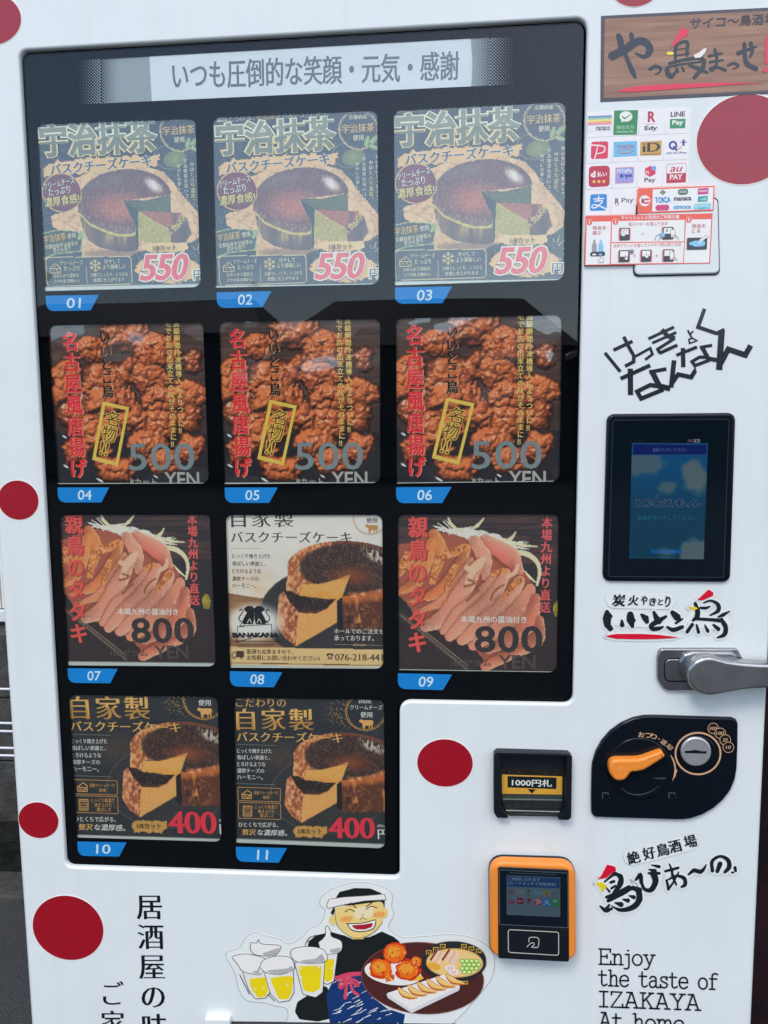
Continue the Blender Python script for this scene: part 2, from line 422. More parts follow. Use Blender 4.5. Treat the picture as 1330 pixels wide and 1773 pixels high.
def paint_matcha(p):
    p.z(675, 165, 315); x, y = p.x, p.y
    n = fbm(x/60, y/60, 4); g = fbm(x/9, y/9, 2, 5)
    p.C[:] = np.array((30, 33, 37)); p.fill(ss(.45, .8, n), (48, 50, 52), .6)
    sp = worley(x/20, y/20, 3)[0]; p.fill((sp < .1) & (fbm(x/90, y/90, 2, 8) > .5), (190, 165, 110), .7)
    # bowl of powder
    p.fill(p.d(1045, 375, 125, 92) < 1, (40, 42, 40)); p.fill(np.abs(p.d(1045, 375, 120, 90)-1) < .03, (150, 150, 120), .6)
    q = p.d(1085, 390, 90, 62, -14); p.fill(q < 1, (92, 98, 40)); p.fill((q < 1)*g*(1-q), (150, 150, 90), .9)
    # crumpled baking paper
    par = p.poly([(300, 530), (500, 460), (800, 440), (980, 480), (1060, 560), (1130, 660), (1200, 740), (1285, 850), (1270, 960), (1180, 1020), (760, 1090), (700, 1130), (320, 1125), (330, 1000), (110, 905), (100, 820), (250, 780)], 12)
    f1, f2, iv = worley(x/75+n*1.3, y/75+n, 5); p.fill(par, (186, 146, 100)); p.fill(par*iv, (226, 190, 142), .75); p.fill(par*ss(.16, 0, f2-f1), (120, 82, 52), .55); p.fill(par*g, (210, 170, 120), .3)
    # sides of the cake
    side = p.poly([(318, 690), (335, 900), (380, 1005), (470, 1060), (600, 1085), (700, 1090), (757, 1075), (752, 880), (690, 700)])
    fold = 0.5+0.5*np.sin(x/21+3*fbm(x/50, y/200, 2)); p.fill(side, (84, 60, 46)); p.fill(side*fold, (130, 98, 72), .6); p.fill(side*ss(1000, 1090, y), (66, 50, 44), .6)
    # top
    top = p.d(680, 690, 364, 222, -6); tm = (top < 1) & ~p.poly([(672, 706), (1200, 640), (1200, 1000), (760, 1000), (752, 880)])
    rim = p.poly([(318, 690), (312, 790), (400, 880), (500, 928), (600, 958), (700, 964), (752, 950), (750, 860), (640, 880), (480, 820)], 10)
    p.fill(rim, (84, 54, 44)); p.fill(tm, (84, 46, 38)); p.fill(tm*ss(1.0, .1, p.d(630, 760, 310, 170)), (160, 84, 58), .9)
    p.fill(tm*ss(.55, .8, g)*ss(1.0, .3, p.d(640, 760, 330, 190)), (190, 130, 115), .5)
    p.fill(tm*ss(.80, 1.0, top), (62, 36, 30), .7); p.fill(tm*ss(.4, .7, fbm(x/6, y/14, 2, 4)), (170, 120, 100), .30)
    hl = ss(1.0, .15, p.d(910, 590, 110, 60, 38)); p.fill(tm*hl, (235, 225, 215), .75); p.fill(tm*hl*(g > .55), (255, 250, 240), .5)
    p.fill(tm*ss(1, .3, p.d(520, 560, 240, 75, -10))*g, (110, 100, 100), .7)
    yc = np.interp(x, [280, 320, 400, 500, 600, 700, 752], [770, 800, 885, 930, 962, 968, 950]); yl = np.abs(y-yc)
    p.fill(side*ss(5, -5, y-yc)*(top > .9)*ss(.35, .7, fbm(x/6, y/24, 2, 9)), (160, 118, 104), .6)
    p.fill((x < 752)*ss(16, 2, yl+14*(g-.5))*ss(300, 340, x), (196, 184, 84), .9)
    drip = ss(.62, .75, fbm(x/24, y/120, 2, 4))*ss(0, 10, y-yc)*ss(1055, 975, y); p.fill(side*drip*ss(.0, .4, fold), (176, 162, 80), .55)
    # the cut
    p.fill(p.poly([(670, 705), (850, 700), (1032, 660), (1034, 795), (780, 782), (722, 835)]), (52, 58, 30)); cutw = p.poly([(690, 712), (850, 706), (1026, 668), (1028, 785), (790, 778), (730, 820)], 4)
    p.fill(cutw*g, (104, 108, 58), .8)
    p.fill(p.poly([(670, 705), (782, 780), (772, 1000), (766, 1075), (757, 1075), (752, 880)]), (30, 40, 30))
    # the slice
    face = p.poly([(780, 784), (985, 905), (1024, 950), (1020, 1020), (830, 1020), (768, 990)]); p.fill(face, (142, 128, 58)); p.fill(face*ss(.2, .9, g), (182, 168, 92), .8)
    p.fill(face*ss(14, 0, np.abs((y-784)-(x-780)*.59)), (190, 190, 96), .8)
    st = p.poly([(780, 782), (1122, 797), (1060, 885), (990, 908), (900, 860)]); p.fill(st, (128, 68, 46)); p.fill(st*g, (180, 106, 76), .7); p.fill(st*ss(40, 0, np.abs(x-1060)), (62, 30, 30), .6)
    cr = p.poly([(1122, 797), (1160, 840), (1120, 905), (1024, 968), (1022, 945), (988, 905), (1062, 888)]); p.fill(cr, (96, 58, 44)); p.fill(cr*(g > .5), (186, 172, 86), .85)
    cs = p.poly([(1024, 968), (1160, 845), (1185, 950), (1130, 1030), (1020, 1022)]); p.fill(cs, (70, 46, 40)); p.fill(cs*fold, (110, 80, 62), .5)
    p.fill(ss(1.2, .6, p.d(640, 1105, 330, 34))*(y > 1060)*par, (70, 44, 30), .5)
    # brush stroke, badges
    p.fill(p.poly([(60, 455), (150, 410), (500, 375), (955, 360), (950, 440), (500, 482), (150, 512), (60, 525)], 26, 26), (216, 176, 116)); 
    p.fill(p.poly([(60, 455), (150, 410), (500, 375), (955, 360), (950, 440), (500, 482), (150, 512), (60, 525)], 26, 26)*fbm(x/70, y/12, 3), (176, 130, 78), .5)
    q = p.d(192, 645, 156, 150); p.fill(q < 1, (112, 34, 40)); p.fill((q < 1)*ss(.4, 1, q), (74, 22, 28), .6); p.fill(np.abs(q-.97) < .025, (196, 156, 92))
    q = p.d(1130, 185, 152, 148); p.fill(q < 1, (34, 36, 40)); p.fill(np.abs(q-.985) < .022, (196, 172, 120)); p.fill(np.abs(q-.91) < .010, (150, 130, 90))
    lf = p.poly([(20, 950), (130, 925), (240, 925), (300, 935), (340, 990), (322, 1090), (200, 1100), (120, 1110), (20, 1150)]); p.fill(lf, (46, 54, 46)); p.fill(lf & ~p.poly([(20, 958), (130, 933), (240, 933), (296, 942), (332, 992), (314, 1082), (200, 1092), (120, 1102), (20, 1140)]), (150, 160, 100))
    for a, b, wd in (((1180, 310), (1205, 230), 46), ((1215, 280), (1290, 225), 50), ((1210, 305), (1285, 325), 40), ((300, 1000), (345, 930), 44)):
        mid = ((a[0]+b[0])/2, (a[1]+b[1])/2); an = math.degrees(math.atan2(b[1]-a[1], b[0]-a[0])); L = math.hypot(b[0]-a[0], b[1]-a[1])
        q = p.d(*mid, L/2, wd/2.4, an); p.fill(q < 1, (120, 140, 84)); p.fill(p.seg(a, b, 5, 2), (176, 190, 130))
    # price burst
    x2, y2 = x-985, y-1222; an = np.arctan2(y2/112, x2/265); rr = np.hypot(x2/265, y2/112); bur = rr < .92+.16*(fbm(an*9, an*0+2, 2)-.3)
    p.fill(bur, (222, 172, 104)); p.fill(bur*fbm(x/20, y/20, 3), (244, 206, 142), .7); p.fill(bur*ss(.8, 1.05, rr)*(g > .5), (150, 96, 48), .6)
    sb = p.poly([(805, 1035), (860, 1025), (1140, 1025), (1150, 1060), (1110, 1095), (830, 1095)], 18, 22); p.fill(sb, (224, 188, 128))
    for a, b in (((1195, 1050), (1205, 1075)), ((1240, 1030), (1225, 1080)), ((1275, 1060), (1235, 1095))): p.fill(p.seg(a, b, 4, 4), (214, 196, 150))
    # lower panel
    pan = p.poly([(60, 1130), (690, 1122), (708, 1145), (706, 1318), (690, 1335), (50, 1352), (38, 1320), (38, 1150)]); p.fill(pan, (42, 46, 52))
    pin = p.poly([(64, 1135), (687, 1127), (703, 1147), (701, 1316), (687, 1330), (54, 1347), (43, 1318), (43, 1153)]); p.fill(pan & ~pin, (196, 176, 130))
    p.fill(p.seg((356, 1146), (354, 1330), 4, 4), (150, 140, 112))

def karaage(p):
    p.z(675, 535, 315); x, y = p.x, p.y
    n = fbm(x/50, y/50, 4); p.C[:] = np.array((58, 42, 38)); p.fill(ss(.3, .7, fbm(x/220, y/16, 3, 2))*(y < 700), (88, 62, 50), .7)
    p.fill(y > 860+60*n, (34, 30, 34)); 
    pc = [(560, 150, 170, 120), (330, 245, 130, 105), (140, 440, 125, 130), (440, 470, 190, 165), (855, 265, 190, 150), (800, 455, 165, 120), (650, 420, 110, 120), (480, 640, 205, 115), (900, 620, 180, 110), (1120, 590, 165, 110), (200, 735, 160, 150), (650, 770, 125, 150), (865, 800, 150, 130), (1070, 760, 140, 120), (390, 880, 170, 150), (190, 1020, 125, 110), (490, 1150, 170, 120), (740, 960, 150, 120), (880, 1110, 140, 110), (1080, 1000, 115, 130), (1130, 330, 115, 95), (90, 560, 90, 120), (700, 120, 110, 90), (300, 560, 90, 90)]
    wx, wy = x+60*(fbm(x/90, y/90, 3, 6)-.5)*2, y+60*(fbm(x/90+7, y/90, 3, 9)-.5)*2
    Hh = np.zeros(x.shape)
    for i, (a, b, rx, ry) in enumerate(pc):
        q = np.hypot((wx-a)/rx/1.04, (wy-b)/ry/1.04); hh = np.sqrt(np.clip(1-q*q, 0, 1))*(.55+.75*((i*37) % 10)/10); Hh = np.maximum(Hh, hh)
    dome = lambda f: np.sqrt(np.clip(1-(f/.95)**2, 0, 1))
    ux, uy = x+22*(fbm(x/60, y/60, 2, 21)-.5)*2, y+22*(fbm(x/60+4, y/60, 2, 23)-.5)*2
    fa = worley(ux/60, uy/60, 2)[0]; fc = worley(ux/33, uy/33, 7)[0]
    bm = dome(fa)*.46+dome(fc)*.22+.05*fbm(x/22, y/22, 2, 4); Ht = Hh*1.05+bm*ss(.0, .45, Hh)
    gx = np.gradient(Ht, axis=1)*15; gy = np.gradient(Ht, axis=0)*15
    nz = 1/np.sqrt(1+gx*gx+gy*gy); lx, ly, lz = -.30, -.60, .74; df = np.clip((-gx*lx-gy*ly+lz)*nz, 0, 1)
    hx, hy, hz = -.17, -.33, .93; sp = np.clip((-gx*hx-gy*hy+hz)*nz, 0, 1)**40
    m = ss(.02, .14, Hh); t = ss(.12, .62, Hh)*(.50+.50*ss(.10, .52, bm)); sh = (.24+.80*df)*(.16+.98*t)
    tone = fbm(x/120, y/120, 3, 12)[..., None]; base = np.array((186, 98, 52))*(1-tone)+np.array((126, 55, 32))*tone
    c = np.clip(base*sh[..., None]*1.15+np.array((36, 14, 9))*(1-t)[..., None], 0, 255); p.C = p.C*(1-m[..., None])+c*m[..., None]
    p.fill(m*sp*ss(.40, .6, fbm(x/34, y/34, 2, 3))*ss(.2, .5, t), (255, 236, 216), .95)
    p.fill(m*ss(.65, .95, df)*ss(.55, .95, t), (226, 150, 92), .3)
    for a, b, rx, ry in ((100, 915, 26, 10), (100, 1140, 30, 10), (360, 1245, 40, 10), (800, 1218, 26, 8)): p.fill(ss(1, .5, p.d(a, b, rx, ry, 30)), (220, 220, 224), .9)

def tataki(p):
    p.z(680, 880, 305); x, y = p.x, p.y
    n = fbm(x/60, y/60, 4); p.C[:] = np.array((40, 34, 36)); p.fill((y < 420)*ss(.3, .7, fbm(x/300, y/20, 3)), (86, 56, 52), .7)
    p.fill((y > 850)*fbm(x/240, y/18, 3), (56, 34, 32), .8)
    # tray edge
    for a, b, wd, c in (((60, 800), (560, 1210), 46, (64, 52, 46)), ((60, 806), (560, 1216), 6, (128, 108, 92)), ((190, 890), (560, 1180), 5, (140, 120, 100))): p.fill(p.seg(a, b, wd, wd), c)
    # onion shreds
    p.fill(p.poly([(420, 200), (540, 150), (700, 170), (900, 240), (930, 300), (820, 330), (600, 270)], 20), (206, 202, 192)); p.fill(p.poly([(420, 200), (540, 150), (700, 170), (900, 240), (930, 300), (820, 330), (600, 270)], 20)*ss(.4, .7, fbm(x/60, y/9, 3)), (150, 140, 130), .6)
    rr = random.Random(5)
    for k in range(46):
        cx, cy = rr.uniform(430, 900), rr.uniform(165, 300); an = rr.uniform(-.5, .8); L = rr.uniform(60, 170)
        cy = 170+(cx-430)*.22+rr.uniform(-20, 60)
        p.fill(p.path([(cx-L*math.cos(an), cy-L*math.sin(an)), (cx, cy+rr.uniform(-14, 14)), (cx+L*math.cos(an), cy+L*math.sin(an))], [5, 16, 4]), np.array((236, 230, 216))*rr.uniform(.8, 1))
    for pts in ([(420, 70), (450, 130), (540, 190)], [(690, 75), (640, 130), (590, 165)], [(930, 180), (890, 230), (800, 260)], [(1090, 290), (980, 280), (880, 250)], [(930, 330), (1060, 380), (1110, 470), (1090, 580)], [(950, 430), (1010, 500), (1080, 560)], [(900, 320), (1020, 340), (1100, 420), (1105, 520)]): p.fill(p.path(pts, [10, 26, 8][:len(pts)] if len(pts) == 3 else [14, 26, 28, 18]), (206, 194, 160))
    # meat
    meat = p.poly([(30, 270), (150, 262), (300, 185), (450, 195), (600, 245), (720, 250), (900, 330), (960, 430), (1075, 600), (1100, 750), (1142, 1040), (1000, 1092), (860, 1112), (750, 1205), (690, 1165), (640, 1062), (400, 960), (360, 922), (240, 902), (110, 720), (30, 640)], 16)
    p.fill(meat, (150, 78, 60)); fib = fbm(x/7, y/7, 3, 8); glz = fbm(x/26, y/26, 3, 3)
    def slice_(pts, wd, c0, c1, edge):
        q, wv = catmull(pts, wd, 7); best = np.full(x.shape, 1e9); tt = np.zeros(x.shape); al = np.zeros(x.shape); ww = np.ones(x.shape)
        for k in range(len(q)-1):
            ab = q[k+1]-q[k]; L = np.dot(ab, ab); u = np.clip(((x-q[k][0])*ab[0]+(y-q[k][1])*ab[1])/L, 0, 1)
            ex, ey = x-q[k][0]-u*ab[0], y-q[k][1]-u*ab[1]; d = np.hypot(ex, ey); w_ = (wv[k]+(wv[k+1]-wv[k])*u)/2; mm = d/w_ < best
            best = np.where(mm, d/w_, best); tt = np.where(mm, (ex*ab[1]-ey*ab[0])/np.sqrt(L)/w_, tt); al = np.where(mm, (k+u)/len(q), al)
        j_ = .10*(fbm(x/30, y/30, 3, 5)-.5)*2; m = best+j_ < 1; t = tt+j_
        p.fill(ss(1.55, .95, best+j_)*ss(.1, .6, t), (70, 30, 20), .42)                                # shade it drops on what lies under it
        s_ = (t+1)/2; c = np.array(c0)*(1-s_[..., None])+np.array(c1)*s_[..., None]
        lum = (.84+.30*fib)*(.96+.09*np.sin(al*7+wd[0])); p.C = np.where(m[..., None], np.clip(c*lum[..., None], 0, 255), p.C)
        p.fill(m*ss(-.72, -.95, t), edge, .85); p.fill(m*ss(.16, .0, np.abs(t+.45))*ss(.5, .7, glz), (252, 214, 190), .55); p.fill(m*ss(.8, 1, t), (130, 70, 52), .35)
    pk, pd, ed = (220, 156, 132), (196, 124, 100), (246, 204, 164); og, od = (220, 136, 80), (180, 98, 54)
    for pts, wd, c0, c1, e in (([(960, 480), (880, 360), (700, 250)], [60, 150, 110], pk, (196, 92, 76), ed), ([(700, 520), (690, 380), (620, 250)], [60, 120, 90], pk, pd, ed), ([(330, 470), (350, 320), (310, 200)], [60, 130, 90], og, od, (250, 180, 110)), ([(30, 640), (170, 560), (250, 400), (290, 260)], [40, 100, 110, 70], og, od, (246, 176, 110)), ([(30, 500), (90, 420), (170, 330), (210, 270)], [60, 90, 80, 50], og, (170, 80, 44), ed),
        ([(120, 700), (330, 640), (470, 490), (560, 310)], [24, 90, 100, 60], og, (176, 92, 58), ed), ([(190, 780), (380, 700), (500, 560), (590, 400)], [24, 80, 90, 60], (230, 144, 92), pd, ed), ([(250, 895), (420, 800), (520, 640), (650, 420)], [80, 150, 140, 80], pk, pd, ed), ([(380, 930), (500, 800), (640, 680), (760, 540)], [50, 110, 110, 70], pk, pd, ed),
        ([(430, 970), (570, 840), (740, 690), (860, 490)], [70, 120, 120, 70], pk, pd, ed), ([(520, 1000), (680, 880), (850, 720), (960, 550)], [70, 130, 130, 80], pk, pd, ed), ([(610, 1040), (790, 920), (950, 770), (1040, 610)], [70, 130, 130, 80], (220, 140, 112), pd, ed), ([(720, 1070), (900, 980), (1040, 850), (1080, 680)], [60, 120, 120, 70], (214, 134, 106), (170, 88, 68), ed), ([(800, 1110), (980, 1060), (1100, 970), (1110, 840)], [50, 100, 100, 60], (206, 128, 100), (160, 84, 66), ed), ([(700, 1195), (850, 1120), (1000, 1060)], [70, 90, 40], (214, 136, 104), (168, 88, 64), ed)):
        slice_(pts, wd, c0, c1, e)
    for pts, wd in (([(300, 560), (360, 380), (470, 330), (560, 290)], [50, 66, 66, 56]), ([(110, 340), (70, 430), (150, 440), (230, 400)], [40, 46, 50, 40]), ([(410, 600), (440, 500), (470, 440)], [46, 56, 40]), ([(830, 690), (900, 600), (960, 540)], [20, 44, 44]), ([(760, 500), (840, 470)], [44, 40])):
        mm = p.path(pts, wd); t2 = fbm(x/14, y/14, 3, 3); p.fill(mm, (196, 116, 62)); p.fill(mm*ss(.52, .75, t2), (104, 54, 28), .75); p.fill(mm*ss(.45, .25, t2), (242, 196, 140), .7)
    for pts, wd in (([(620, 450), (660, 410), (690, 380)], [70, 60, 40]), ([(560, 560), (600, 480), (560, 450)], [30, 60, 40]), ([(870, 520), (930, 480), (940, 430)], [30, 34, 24])): p.fill(p.path(pts, wd)*ss(.2, .6, n+.2), (238, 196, 160), .85)
    for pts in ([(540, 590), (590, 580), (620, 560), (570, 540)], [(740, 690), (760, 640), (800, 600), (840, 580)], [(560, 700), (600, 660), (650, 620)]): p.fill(p.path(pts, 16), (120, 66, 30), .8)
    p.fill(meat*ss(180, 0, np.hypot((x-1080)*.9, y-1000))*.5, (150, 84, 66), .8)
    p.fill(p.d(1245, 760, 34, 60) < 1, (170, 150, 50)); p.fill((p.d(1245, 760, 34, 60) < 1)*(fbm(x/8, y/8, 2) > .5), (110, 100, 30))

def basque(p, f):
    """cake on a plate; f maps picture coordinates to the drawing's own"""
    x0, y0 = p.x, p.y; p.x, p.y = f(x0, y0); x, y = p.x, p.y
    g = fbm(x/9, y/9, 2, 5); gc = fbm(x/16, y/16, 3, 2); n = fbm(x/60, y/60, 3)
    q = p.d(770, 800, 450, 300); p.fill(q < 1, (40, 39, 40)); p.fill(np.abs(q-.99) < .008, (120, 116, 104), .5); p.fill((q < 1)*gc, (58, 54, 52), .5)
    # walls
    wall = p.poly([(505, 545), (520, 470), (620, 590), (608, 600), (592, 700), (498, 672)], 5)
    ml = fbm(x/14, y/26, 3, 6); p.fill(wall, (168, 98, 56)); p.fill(wall*ss(.40, .75, ml), (250, 200, 146), .85); p.fill(wall*ss(.5, .2, ml), (110, 52, 32), .7)
    side = p.poly([(868, 690), (1000, 690), (1400, 590), (1400, 920), (1000, 940), (872, 930)], 5)
    st = fbm(x/34, y/140, 3, 9); p.fill(side, (84, 44, 28)); p.fill(side*ss(.56, .8, st), (214, 136, 66), .85); p.fill(side*ss(.45, .25, fbm(x/40, y/50, 3, 3)), (44, 24, 18), .8)
    p.fill(side*ss(60, 0, np.abs(y-705+(x-870)*.1)), (206, 110, 48), .75); p.fill(side*ss(.6, .8, gc), (220, 160, 100), .35)
    # top
    top = p.d(905, 512, 402, 184, 2); cut = p.poly([(600, 604), (720, 612), (800, 590), (926, 548), (872, 700), (500, 900), (400, 700)]); tm = (top < 1) & ~cut & ~(p.poly([(868, 692), (926, 548), (900, 760)]))
    p.fill(tm, (160, 88, 50)); p.fill(tm*ss(.42, .72, ml), (240, 184, 128), .8); p.fill(tm*ss(.5, .25, gc), (110, 52, 30), .6)
    p.fill(tm*(x > 800)*(y < 560), (92, 48, 30), .8)
    inner = p.d(925, 508, 352, 165, 2)+.05*(gc-.5); im = tm*ss(1.03, .90, inner); p.fill(im, (48, 31, 25)); p.fill(im*ss(1, .0, p.d(930, 560, 230, 100)), (140, 60, 28), .8)
    p.fill(im*ss(.40, .62, g), (92, 70, 58), .35); p.fill(im*ss(.55, .75, g), (128, 100, 82), .3)
    hl = ss(1, .3, p.d(1110, 430, 170, 60, 26)); p.fill(tm*hl*ss(.45, .6, fbm(x/7, y/22, 2)), (222, 206, 190), .75)
    # cut face
    fc = p.poly([(602, 606), (640, 612), (720, 612), (800, 590), (926, 550), (872, 690), (840, 722), (700, 700), (590, 690)], 3); p.fill(fc, (240, 162, 72)); p.fill(fc*ss(.3, .8, gc), (252, 194, 112), .6); p.fill(fc*ss(720, 620, y), (255, 204, 124), .35); p.fill(fc*ss(30, 0, np.abs(y-716+(x-590)*-.02)), (170, 104, 40), .5); p.fill(fc*ss(16, 0, np.abs(y-(606-(x-600)*.12)))*.7, (150, 76, 34))
    p.fill(p.poly([(836, 722), (872, 694), (874, 930), (836, 900)]), (24, 20, 20))
    # slice
    lw = p.poly([(448, 690), (482, 655), (505, 690), (580, 800), (556, 1018), (480, 960), (436, 880)], 4)
    p.fill(lw, (146, 74, 46)); p.fill(lw*ss(.40, .75, ml), (248, 190, 140), .8); p.fill(lw*ss(.45, .2, gc), (86, 38, 26), .6); p.fill(lw*ss(70, 0, np.abs((x-448)+(y-700)*.03)), (224, 160, 112), .3)
    rf = p.poly([(578, 800), (700, 806), (832, 712), (836, 862), (558, 1022)], 3); p.fill(rf, (206, 142, 76)); p.fill(rf*ss(.2, .8, g), (240, 188, 118), .6); p.fill(rf*ss(.6, .8, gc), (176, 116, 62), .4)
    p.fill(rf*ss(60, 0, np.abs(x-836)), (236, 180, 100), .35)
    t2 = p.poly([(482, 655), (530, 655), (600, 692), (700, 715), (832, 710), (765, 775), (700, 802), (590, 796), (520, 730)], 3); p.fill(t2, (38, 24, 20)); p.fill(t2*ss(.55, .75, g), (110, 84, 70), .4); p.fill(t2*ss(20, 0, np.abs(y-800+(x-600)*.02)), (120, 58, 28), .7)
    p.x, p.y = x0, y0

def paint_dark(p):
    p.z(395, 1195, 300); x, y = p.x, p.y
    n = fbm(x/70, y/70, 4); p.C[:] = np.array((38, 40, 43)); p.fill(ss(1, .2, p.d(420, 520, 300, 170))*fbm(x/10, y/10, 3), (92, 66, 50), .8); p.fill(ss(.5, .8, n), (50, 50, 52), .5)
    sp, _, iv = worley(x/16, y/16, 3); p.fill((sp < .16)*(iv > .3)*ss(1.1, .3, p.d(860, 180, 150, 180)), (206, 160, 90), .9)
    basque(p, lambda a, b: (a, b))
    q = p.d(1058, 165, 158, 148); p.fill(q < 1, (36, 39, 43)); p.fill(np.abs(q-.97) < .022, (176, 130, 66)); p.fill(np.abs(q-.90) < .010, (150, 110, 60))
    sb = p.poly([(498, 1050), (560, 1042), (750, 1048), (760, 1090), (735, 1130), (520, 1125), (500, 1095)], 18, 18); p.fill(sb, (168, 120, 58)); p.fill(sb*fbm(x/60, y/8, 3), (206, 160, 90), .6)

def paint_white(p):
    p.z(380, 880, 300); x, y = p.x, p.y
    n = fbm(x/160, y/160, 4); p.C[:] = np.array((222, 214, 206)); p.fill(ss(350, 680, y)*.8, (206, 176, 142)); p.fill(ss(.45, .7, n), (236, 232, 228), .6)
    tb = y > 645+(x-70)*.16+10*n; p.fill(tb, (150, 106, 70)); p.fill(tb*fbm(x/200, y/14, 3), (106, 74, 52), .9); p.fill(tb*ss(600, 1000, x), (52, 46, 44), .9)
    basque(p, lambda a, b: ((a-1005)/1.15+925, (b-510)/1.17+550))
    p.fill((y > 915)*(y < 1080)*(x > 870)*ss(900, 960, y), (40, 38, 40), .9)
    q = p.d(262, 880, 260, 170); p.fill(ss(1.1, .45, q), (232, 230, 226), .9)
    p.fill(y > 1064+(x-80)*.018, (212, 178, 124)); p.fill(y > 1182+(x-80)*.018, (110, 70, 40)); p.fill(y > 1190+(x-80)*.018, (206, 176, 130)); p.fill(y > 1199+(x-80)*.02, (150, 156, 152))

# ================================================================== THE VENDING MACHINE
def wall_paint():
    m, b = principled('white_coated_steel', 0.33, 0.5, 0, None, 0.35, 0.12)
    n, r = mottle(m, b, (0.79, 0.82, 0.785), 0.04, 5.0, 6.0)
    g = node(m, 'ShaderNodeNewGeometry'); mp = node(m, 'ShaderNodeMapping'); mp.inputs['Scale'].default_value = (60, 60, 2.2)
    n2 = node(m, 'ShaderNodeTexNoise'); n2.inputs['Scale'].default_value = 1.0; n2.inputs['Detail'].default_value = 3
    link(m, g.outputs['Position'], mp.inputs[0]); link(m, mp.outputs[0], n2.inputs['Vector'])
    n3 = node(m, 'ShaderNodeTexNoise'); n3.inputs['Scale'].default_value = 420; n3.inputs['Detail'].default_value = 1
    link(m, g.outputs['Position'], n3.inputs['Vector'])
    bp = node(m, 'ShaderNodeBump'); bp.inputs['Distance'].default_value = 0.0004; bp.inputs['Strength'].default_value = 0.5
    link(m, n2.outputs['Fac'], bp.inputs['Height'])
    bp2 = node(m, 'ShaderNodeBump'); bp2.inputs['Distance'].default_value = 0.00006; link(m, n3.outputs['Fac'], bp2.inputs['Height'])
    link(m, bp.outputs[0], bp2.inputs['Normal']); link(m, bp2.outputs[0], b.inputs['Normal'])
    # sparse specks of dirt
    v = node(m, 'ShaderNodeTexVoronoi'); v.inputs['Scale'].default_value = 34; link(m, g.outputs['Position'], v.inputs['Vector'])
    rr = node(m, 'ShaderNodeValToRGB'); rr.color_ramp.elements[0].color = (.45, .44, .40, 1); rr.color_ramp.elements[0].position = 0.02
    rr.color_ramp.elements[1].color = (1, 1, 1, 1); rr.color_ramp.elements[1].position = 0.055; link(m, v.outputs['Distance'], rr.inputs[0])
    mx = node(m, 'ShaderNodeMix', data_type='RGBA', blend_type='MULTIPLY'); mx.inputs['Factor'].default_value = 0.28
    n4 = node(m, 'ShaderNodeTexNoise'); n4.inputs['Scale'].default_value = 1.0; n4.inputs['Detail'].default_value = 4; mp4 = node(m, 'ShaderNodeMapping'); mp4.inputs['Scale'].default_value = (38, 38, 1.6)
    link(m, g.outputs['Position'], mp4.inputs[0]); link(m, mp4.outputs[0], n4.inputs['Vector'])
    r4 = node(m, 'ShaderNodeValToRGB'); r4.color_ramp.elements[0].color = (.972, .968, .955, 1); r4.color_ramp.elements[0].position = .30; r4.color_ramp.elements[1].color = (1, 1, 1, 1); r4.color_ramp.elements[1].position = .48; link(m, n4.outputs['Fac'], r4.inputs[0])
    mx4 = node(m, 'ShaderNodeMix', data_type='RGBA', blend_type='MULTIPLY'); mx4.inputs['Factor'].default_value = 1.0; link(m, r.outputs[0], mx4.inputs['A']); link(m, r4.outputs[0], mx4.inputs['B'])
    mr = node(m, 'ShaderNodeMapRange'); mr.inputs['To Min'].default_value = .24; mr.inputs['To Max'].default_value = .44; link(m, n.outputs['Fac'], mr.inputs['Value']); link(m, mr.outputs[0], b.inputs['Roughness'])
    link(m, mx4.outputs['Result'], mx.inputs['A']); link(m, rr.outputs[0], mx.inputs['B']); link(m, mx.outputs['Result'], b.inputs['Base Color'])
    return m
WHITE = wall_paint()
BLACK_MASK, _b = principled('black_screen_print', 0.8, 0.0, 0, (0.0015, 0.0022, 0.0034))
BLACK_RUBBER, _b = principled('black_rubber', 0.5, 0.3, 0, (0.012, 0.013, 0.015)); wavy(BLACK_RUBBER, _b, 600, 0.0001)
BLACK_PLASTIC, _b = principled('black_plastic', 0.20, 0.28, 0, (0.0035, 0.006, 0.010)); wavy(BLACK_PLASTIC, _b, 1100, 0.00004)
BLACK_SATIN, _b = principled('black_satin_plastic', 0.36, 0.35, 0, (0.007, 0.010, 0.014)); wavy(BLACK_SATIN, _b, 1100, 0.00008)
ORANGE, _b = principled('orange_plastic', 0.38, 0.5, 0, C(254, 152, 58)); wavy(ORANGE, _b, 1300, 0.00005)
STEEL, _b = principled('brushed_steel', 0.36, 0.5, 0.75, (0.50, 0.50, 0.50)); mottle(STEEL, _b, (0.66, 0.66, 0.65), 0.14, 60, 6); wavy(STEEL, _b, 500, 0.00012)
PLATE_STEEL, _b = principled('dark_steel_plate', 0.24, 0.5, 0.9, (0.3, 0.3, 0.3)); mottle(PLATE_STEEL, _b, (0.32, 0.32, 0.32), 0.15, 60, 6); wavy(PLATE_STEEL, _b, 500, 0.0001)
LEVER_METAL, _b = principled('cast_grey_metal', 0.23, 0.5, 0.85, (0.4, 0.4, 0.4)); mottle(LEVER_METAL, _b, (0.42, 0.42, 0.41), 0.2, 40, 7); wavy(LEVER_METAL, _b, 700, 0.00012)
TAN = (196, 160, 128)
GLASS = bpy.data.materials.new('window_pane_glass'); GLASS.use_nodes = True
_t = GLASS.node_tree; _t.nodes.clear()
_o = _t.nodes.new('ShaderNodeOutputMaterial'); _mx = _t.nodes.new('ShaderNodeMixShader'); _fr = _t.nodes.new('ShaderNodeFresnel'); _fr.inputs[0].default_value = 1.5
_tr = _t.nodes.new('ShaderNodeBsdfTransparent'); _gl = _t.nodes.new('ShaderNodeBsdfGlossy'); _gl.inputs['Roughness'].default_value = 0.0; _tr.inputs[0].default_value = (.97, .99, .985, 1)
